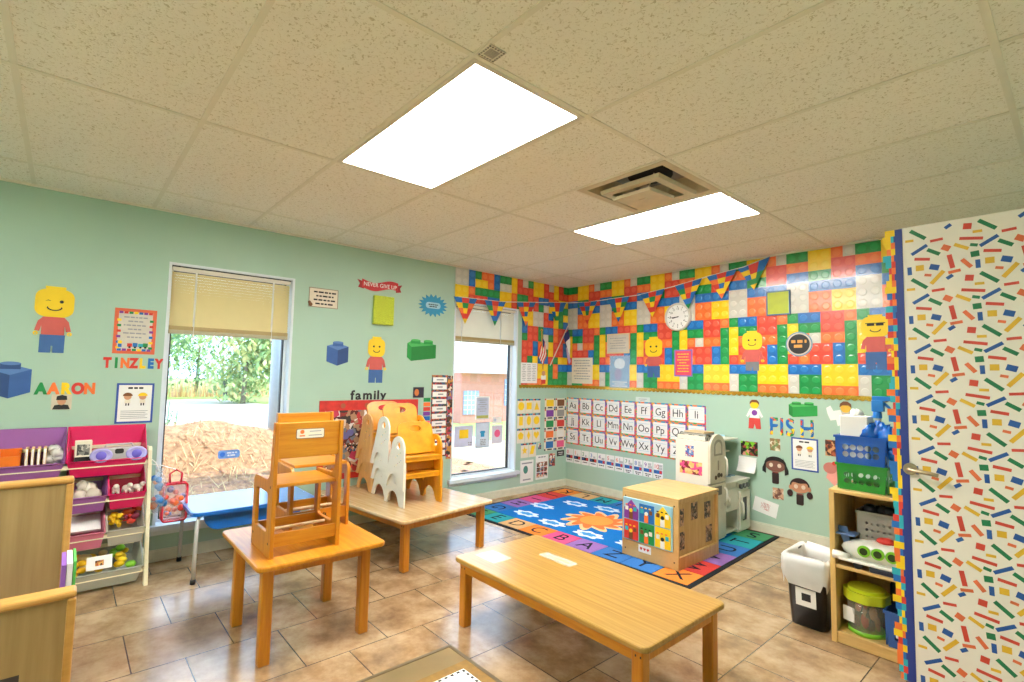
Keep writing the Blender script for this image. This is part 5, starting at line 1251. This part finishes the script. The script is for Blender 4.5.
rb = mat('bag_piping_red',(210,30,60),.35)
Tm = Matrix(((0,0,1,0),(1,0,0,0),(0,1,0,0),(0,0,0,1)))
MB().prism(rrect(-.065,.0,.065,.235,.02),-.024,.024,None,Tm).build('bag_film', t, mat('bag_film_pink',(236,190,196),.12,alpha=.35,var=0,coat=.5), .01)
for x in (-.025,.025): MB().tube([(x,a,b) for a,b in rrect(-.067,-.002,.067,.237,.02)+[rrect(-.067,-.002,.067,.237,.02)[0]]],.006,n=6).build('red_piping', t, rb)
MB().tube([(0,-.03,.235),(0,-.035,.30),(0,.0,.325),(0,.035,.30),(0,.03,.235)],.006).build('handle', t, rb)
MB().tube([(0,.0,.325),(0,-.08,.36),(-.02,-.14,.37)],.003).build('strap', t, cordm)

# ------------------------------------------------------------------ blue table
loc = (.34,-3.66,0); B = empty('blue_table','blue-topped child table on white metal legs under the left window','table',loc)
bt_ = mat('table_blue_top',(90,140,206),.22,var=.03,coat=.5); bp_ = mat('table_blue_plastic',(20,104,196),.3)
MB().prism(rrect(-.27,-.375,.27,.375,.05),.412,.432).build('tabletop', B, bt_, .005)
MB().holed(rrect(-.275,-.38,.275,.38,.052),[rrect(-.268,-.373,.268,.373,.048)],.409,.430).build('edge_band', B, bp_)
n = 16
pr = [(-.31,.41),(.31,.41)]+[(.31-.09*(1-math.cos(PI/2*k/8)),.41-.105*math.sin(PI/2*k/8)) for k in range(1,9)]+[(-.22-.09*math.sin(PI/2*k/8),.41-.105*math.cos(PI/2*k/8)) for k in range(0,8)]
MB().prism(pr,.225,.232,None,YM(0)).prism(pr,-.232,-.225,None,YM(0)).box((-.225,-.22,.305),(.225,.22,.311)).build('book_tray', B, bp_, .003)
wm = mat('white_tube_metal',(216,220,224),.3,.2)
for sx in (-1,1):
    for sy in (-1,1):
        o = MB().tube([(sx*.20,sy*.30,.408),(sx*.235,sy*.335,.395),(sx*.245,sy*.345,.36),(sx*.25,sy*.35,.02)],.0115,n=10).build('leg', B, wm)
        MB().cyl((sx*.25,sy*.35,0),.015,.028,n=12).build('rubber_foot', o, P('black'))
# ------------------------------------------------------------------ wooden units seen from behind at the left
def back_unit(label, x, y1, top, depth, kneel, strip):
    t = empty('bookcase', label, 'bookcase', (x-depth/2,y1-.4,0), 0, 'wooden bookcases seen from behind'); L = (x-depth/2,y1-.4,0)
    def q(name, lo, hi, m, b=.004): return off(MB().box(lo,hi).build(name, t, m, b), L)
    q('back_panel',(x-.016,y1-.8,.0),(x-.008,y1-.02,top-.022),ply,0)
    q('top_board',(x-depth,y1-.8,top-.024),(x,y1-.0,top),edge_w,.008)
    q('side_panel',(x-depth,y1-.024,0),(x,y1,top-.024),edge_w,.006); q('side_panel',(x-depth,y1-.8,0),(x,y1-.776,top-.024),edge_w,.006)
    q('bottom_board',(x-depth,y1-.776,.03),(x-.016,y1-.024,.05),edge_w,0); q('shelf',(x-depth,y1-.776,top*.5),(x-.016,y1-.024,top*.5+.018),edge_w,0)
    return t,L
back_unit('taller wooden bookcase seen from behind at the left edge', 1.52,-4.622,.868,.06,0,0)
tb,L = back_unit('lower wooden bookcase seen from behind, in front of the taller one', 2.02,-4.604,.575,.07,0,0)
off(MB().box((2.004,-5.2,.0+.08),(2.0125,-4.73,.345)).build('dark_picture', tb, mat('dark_picture_print',(54,48,50),.4,var=.3,scale=8)), L)
for k,(c,l,y0,y1) in enumerate((((150,100,190),'purple',-4.645,-4.632),((236,236,240),'white',-4.630,-4.614),((90,190,90),'green',-4.612,-4.604))):
    o = MB().box((1.62,y0,0),(1.80,y1,.60+.004*k)).build('display_board', m=mat('display_board_'+l,c,.5)); tag(o,'%s edge of a thin board standing between the two wooden bookcases' % l,'board','thin boards between the bookcases')
# ------------------------------------------------------------------ low cabinet at the bottom edge
loc = (3.2,-4.05,0); Cb = empty('low_cabinet','brown-topped low cabinet at the bottom edge, in front of the bamboo table','cabinet',loc)
tp = mat('cabinet_top_brown',(128,106,70),.3,var=.2,scale=5,coat=.3)
part('top_board',(2.885,-4.42,.43),(3.52,-3.692,.45),tp,Cb,.006); part('carcass',(2.905,-4.40,0),(3.5,-3.725,.43),edge_w,Cb)
o = off(MB().prism(rect(-.14,-.11,.14,.11),.4501,.4515,None,Matrix.Translation((3.13,-3.815,0)) @ Matrix.Rotation(0,4,'Z')).build('gold_label', Cb, mat('label_gold',(138,100,28),.4,var=.2,scale=40)), loc)
mb = MB(); Tm = Matrix.Translation((3.13,-3.815,0)) @ Matrix.Rotation(0,4,'Z')
mb.prism(rect(-.105,-.075,.105,.075),.4515,.4522,paper,Tm); mb.prism(rect(-.04,-.025,.04,.025),.4522,.4528,mat('label_gold',(176,132,50),.4),Tm)
for k in range(10):
    for s in (-1,1): mb.prism(rect(-.1+k*.021,s*.068-.004,-.09+k*.021,s*.068+.004),.4522,.4528,ink,Tm)
for k in range(6):
    for s in (-1,1): mb.prism(rect(s*.098-.004,-.06+k*.021,s*.098+.004,-.05+k*.021),.4522,.4528,ink,Tm)
off(mb.build('label_print', o), loc)

# ------------------------------------------------------------------ stickers on the glass
def GMx(y,z): return WM(-4.68+(y+4.68)*1.0224, 1.321+(z-1.321)*1.0224, -.0975)
o = sheet('window_notice', GMx(-1.555,.685), .24, .22, mat('sticker_lilac',(206,206,232),.5), 'lilac window notice with a yellow block, lowest left on the narrow window', 'notice','notices on the narrow window'); MB().prism(rect(-.055,-.02,.06,.07),.0016,.0026).build('picture', o, P('yellow')); print_lines(o,.085,-.07,.05,2,.02,.012)
o = sheet('window_notice', GMx(-1.315,.97), .19, .25, mat('sticker_blue_grey',(190,198,222),.5), 'tall pale blue window notice with an olive bottom band', 'notice','notices on the narrow window',.012,paper); MB().prism(rect(-.08,-.11,.08,-.08),.0022,.0028).build('bottom_band', o, mat('sticker_olive',(176,176,90),.5)); print_lines(o,0,.085,.12,6,.024,.008)
o = sheet('window_notice', GMx(-1.308,.685), .19, .27, mat('sticker_ice',(206,220,236),.5), 'pale window notice with a small blue shirt picture', 'notice','notices on the narrow window',.008,mat('sticker_blue_edge',(150,170,200),.5)); MB().prism([(-.04,.03),(-.025,.045),(.025,.045),(.04,.03),(.028,.02),(.025,.026),(.025,-.02),(-.025,-.02),(-.025,.026),(-.028,.02)],.0022,.003).build('shirt_print', o, mat('sticker_teal',(40,150,200),.5)); print_lines(o,.01,-.05,.08,4,.018,.01)
o = sheet('window_notice', GMx(-1.105,.68), .15, .2, mat('sticker_pale',(212,208,226),.5), 'small window notice with a round pink picture', 'notice','notices on the narrow window'); MB().prism(circ(0,.01,.042,18),.0016,.0026).build('picture', o, P('pink'))
o = sheet('window_notice', GMx(-1.11,.835), .13, .07, paper, 'little white sticker above the round pink notice on the window', 'notice','notices on the narrow window'); MB().prism(circ(-.03,0,.018,12),.0016,.0024).build('picture', o, mat('sticker_blue_grey',(190,198,222),.5))
o = sheet('window_sticker', GMx(-3.717,.69), .15, .062, mat('sticker_blue',(120,160,220),.5), 'small blue rounded sticker on the glass of the left window', 'sticker', None, t=.0012, r=.018); MB().prism(circ(-.045,0,.018,14),.0014,.002).build('picture', o, mat('sticker_deep_blue',(50,110,200),.5)); print_lines(o,.02,.01,.07,2,.02,.01,paper)

# ------------------------------------------------------------------ outside
lawn = mat('lawn_grass',(150,170,92),.9,var=.2,scale=3); conc = mat('pale_concrete',(206,200,190),.8,var=.05,scale=2); bed = mat('dry_straw_ground',(202,178,128),.9,var=.25,scale=12)
struct(MB().box((-90,-60,-.30),(-.14,60,-.15)).build('ground_lawn', m=lawn))
struct(MB().prism([(-4.2,-30),(-4.2,30),(-.14,30),(-.14,-30)],-.15,-.10).build('ground_straw_bed', m=bed))
struct(MB().prism([(-24,-30),(-24,1.0),(-10,3.6),(-4.2,2.4),(-4.2,-30)],-.15,-.13).build('path_concrete', m=conc))
random.seed(40)
def hz(x,y): return -.10+.86*math.exp(-((x+2.05)/.85)**2-((y+3.62)/1.75)**2)+.16*math.exp(-((x+.7)/.5)**2)+.03*math.sin(9*x+3*y)*math.sin(7*y)
mb = MB(); nx_,ny_ = 36,60; v=[]; f=[]
for i in range(nx_+1):
    for j in range(ny_+1):
        x = -4.1+3.9*i/nx_; y = -7+7.4*j/ny_; v.append((x,y,max(hz(x,y),-.10)))
for i in range(nx_):
    for j in range(ny_): a = i*(ny_+1)+j; f.append((a,a+ny_+1,a+ny_+2,a+1))
mb.faces(v,f,None,None,True)
o = mb.build('straw_mound', m=mat('straw_brown',(180,134,98),.95,var=.4,scale=22,bump=.8), weld=False); tag(o,'heap of brown pine straw outside the left window','straw heap')
mb = MB(); S1,S2,S3 = mat('straw_strand_tan',(206,160,112),.9),mat('straw_strand_brown',(150,98,66),.9),mat('straw_strand_gold',(230,206,150),.9)
for k in range(5200):
    x = -3.6+3.3*random.random(); y = -5.2+3.6*random.random(); z = hz(x,y); L = random.uniform(.05,.16); a = random.uniform(0,2*PI)
    m_ = S3 if x > -1.15 and random.random() < .7 else random.choice((S1,S1,S2,S3))
    dx,dy = L*math.cos(a),L*math.sin(a); zz = hz(x+dx,y+dy)+random.uniform(0,.05)
    mb.faces([(x-dy*.03,y+dx*.03,z+.004),(x+dy*.03,y-dx*.03,z+.004),(x+dx,y+dy,zz+.012)],[(0,1,2)],m_)
o = mb.build('pine_straw', weld=False); tag(o,'loose pine straw needles strewn over the heap outside','straw',kind='stuff')
o = MB().cyl((0,0,-.12),.083,3.2,n=24).cyl((0,0,-.12),.11,.12,n=24).build('porch_column', m=mat('column_blue_grey',(176,186,200),.5), M=Matrix.Translation((-2.35,-2.70,0))); tag(o,'pale grey round porch column outside the left window','column')
def leafblob(mb, c, r, n, ms, size, sq=(1,1,.8)):
    for _ in range(n):
        a = random.uniform(0,2*PI); u = random.uniform(-1,1); rr = r*random.random()**.35; s = math.sqrt(1-u*u)
        p = Vector((c[0]+rr*sq[0]*s*math.cos(a), c[1]+rr*sq[1]*s*math.sin(a), c[2]+rr*sq[2]*u))
        d = Vector((random.uniform(-1,1),random.uniform(-1,1),random.uniform(-1,1))).normalized(); e = d.cross(Vector((0,0,1)))
        if e.length < .01: continue
        e.normalize(); k = size*random.uniform(.6,1.3)
        mb.faces([tuple(p-d*k),tuple(p+e*k*.45),tuple(p+d*k),tuple(p-e*k*.45)],[(0,1,2,3)],random.choice(ms))
L1,L2,L3 = mat('leaf_light',(190,210,150),.8),mat('leaf_mid',(150,182,124),.8),mat('leaf_deep',(120,156,124),.8); Y1 = mat('leaf_yellow',(222,216,154),.8)
bark = mat('tree_bark',(140,126,114),.9)
trees = [((-20,1.2,-.15),4.2,2.2,[L1,Y1,L2],'yellow-green leafy tree in the middle of the lawn view'),((-26,-1.9,-.15),6.0,3.4,[L2,L3,L1],'bluish green tree at the left of the lawn view'),((-34,1.8,-.15),6.5,3.6,[L1,L2,L3],'tall green tree behind the lawn tree'),((-30,6.5,-.15),6.0,3.6,[L1,Y1,L2],'pale green tree at the right of the lawn view'),((-44,-3.0,-.15),8.0,4.2,[L3,L2],'dark far tree behind the white house')]
for p,h_,r_,ms,l in trees:
    t = empty('leafy_tree',l,'tree',p,0,'trees beyond the lawn'); mb = MB(); random.seed(int(h_*10+p[1]*3))
    for k in range(8): leafblob(mb,(random.uniform(-.5,.5)*r_,random.uniform(-.6,.6)*r_,h_*(.22+.09*k)),r_*.62,430,ms,.17)
    o = mb.build('foliage', t, weld=False)
    MB().tube([(0,0,0),(.05,.03,h_*.3),(0,.1,h_*.6)],[.11,.08,.05],n=8).build('trunk', t, bark)
random.seed(50)
mb = MB()
for k in range(900):
    y = random.uniform(-6,12); x = -27+random.uniform(-.6,.6); hh_ = random.uniform(.35,.85)
    mb.faces([(x,y-.03,-.14),(x,y+.03,-.14),(x+random.uniform(-.2,.2),y+random.uniform(-.15,.15),hh_)],[(0,1,2)],random.choice((S3,S1,mat('reed_pink',(206,170,140),.9))))
o = mb.build('dry_reeds', weld=False); tag(o,'band of dry tan reeds beyond the path','grass',kind='stuff')
hw = mat("house_white",(226,228,232),.7); hr = mat('house_roof_pale',(200,204,214),.7)
t = empty('far_house','white gabled house among the far trees','house',(-36,-2.6,-.15))
MB().box((-2,-2.2,0),(2,2.2,2.4)).build('walls', t, hw); MB().prism([(-2.5,2.4),(2.5,2.4),(0,3.6)],-2.3,2.3,None,Matrix(((0,0,1,0),(1,0,0,0),(0,1,0,0),(0,0,0,1)))).build('roof', t, hr)
for y in (-1.2,1.0): MB().box((2.0,y-.4,.8),(2.03,y+.4,1.9)).build('window', t, mat('house_window',(120,140,170),.2))
t = empty('mail_post','dark slim post box by the far edge of the path','post',(-23,1.15,-.15)); MB().box((-.08,-.08,0),(.08,.08,.75)).build('post', t, mat('post_dark',(60,60,70),.6)); MB().box((-.16,-.12,.75),(.16,.12,1.05)).build('box', t, mat('post_box_dark',(50,54,66),.5), .03)
# leggy weeds in front of the path
for k,(y,z_) in enumerate(((-4.02,.62),(-3.93,.5),(-3.66,.55))):
    t = empty('roadside_weed','thin green weed, %s of three behind the straw heap' % ordn[k],'plant',(-3.55,y+.35,-.1),0,'weeds behind the straw heap'); h_ = 1.0-.12*k
    MB().tube([(0,0,0),(.02,.01,h_*.5),(0,.03,h_)],.008,n=6).build('stem', t, L3)
    mb = MB(); random.seed(60+k); leafblob(mb,(0,.02,h_*.62),.2,60,[L3,L2],.035,(.5,.5,1.6)); mb.build('foliage', t, weld=False)
# neighbouring wing seen through the narrow window
pk = mat('wing_pink_brick',(206,140,124),.8,var=.06,scale=8)
t = empty('neighbour_wing','pinkish brick building wing with pale roof outside the narrow window','building',(-9.2,7,-.15))
MB().box((0,-2.7,0),(1.0,5.0,1.52)).build('wall', t, pk); MB().box((.9,-2.9,1.52),(1.35,5.2,1.62)).build('eave', t, hr)
MB().faces([(1.3,-2.9,1.62),(1.3,5.2,1.62),(-3,5.2,4.0),(-3,-2.9,4.0),(1.3,-2.9,1.56),(1.3,5.2,1.56),(-3,5.2,3.94),(-3,-2.9,3.94)],[(0,1,2,3),(7,6,5,4),(0,4,5,1),(1,5,6,2),(2,6,7,3),(3,7,4,0)]).build('roof', t, hw)
def wingwin(y0,y1,z0,z1):
    f = MB().box((1.0,y0,z0),(1.03,y1,z1)).build('window', t, mat('wing_window_blue',(150,168,206),.25)); mb = MB()
    for k in range(1,4): mb.box((1.03,y0+(y1-y0)*k/4-.012,z0),(1.04,y0+(y1-y0)*k/4+.012,z1))
    for k in range(1,5): mb.box((1.03,y0,z0+(z1-z0)*k/5-.01),(1.04,y1,z0+(z1-z0)*k/5+.01))
    mb.build('glazing_bar', f, hw)
wingwin(-3.1+.0,-2.62+.02,.27,.94) if False else wingwin(-2.62,-2.05,.27,.98)
wingwin(-1.0,-.35,.5,1.35)
for x0,y0,x1,y1 in ((2.885,-4.42,2.897,-3.692),(2.897,-3.704,3.52,-3.692)): off(MB().box((x0,y0,.4501),(x1,y1,.4512)).build('edge_strip', Cb, mat('cabinet_edge_dark',(96,78,52),.35)), (3.2,-4.05,0))
# ------------------------------------------------------------------ lettering becomes plain meshes
bpy.context.view_layer.update()
dg = bpy.context.evaluated_depsgraph_get()
fonts = [o for o in bpy.data.objects if o.type == 'FONT']
made = [(o, bpy.data.meshes.new_from_object(o.evaluated_get(dg))) for o in fonts]
for o, me in made:
    nm_ = o.name; o.name = 'old'
    n = bpy.data.objects.new(nm_, me); COL.objects.link(n); n.parent = o.parent
    n.matrix_parent_inverse = o.matrix_parent_inverse; n.matrix_basis = o.matrix_basis
    for k in o.keys():
        if k in ('label','category','group','kind'): n[k] = o[k]
    bpy.data.objects.remove(o)
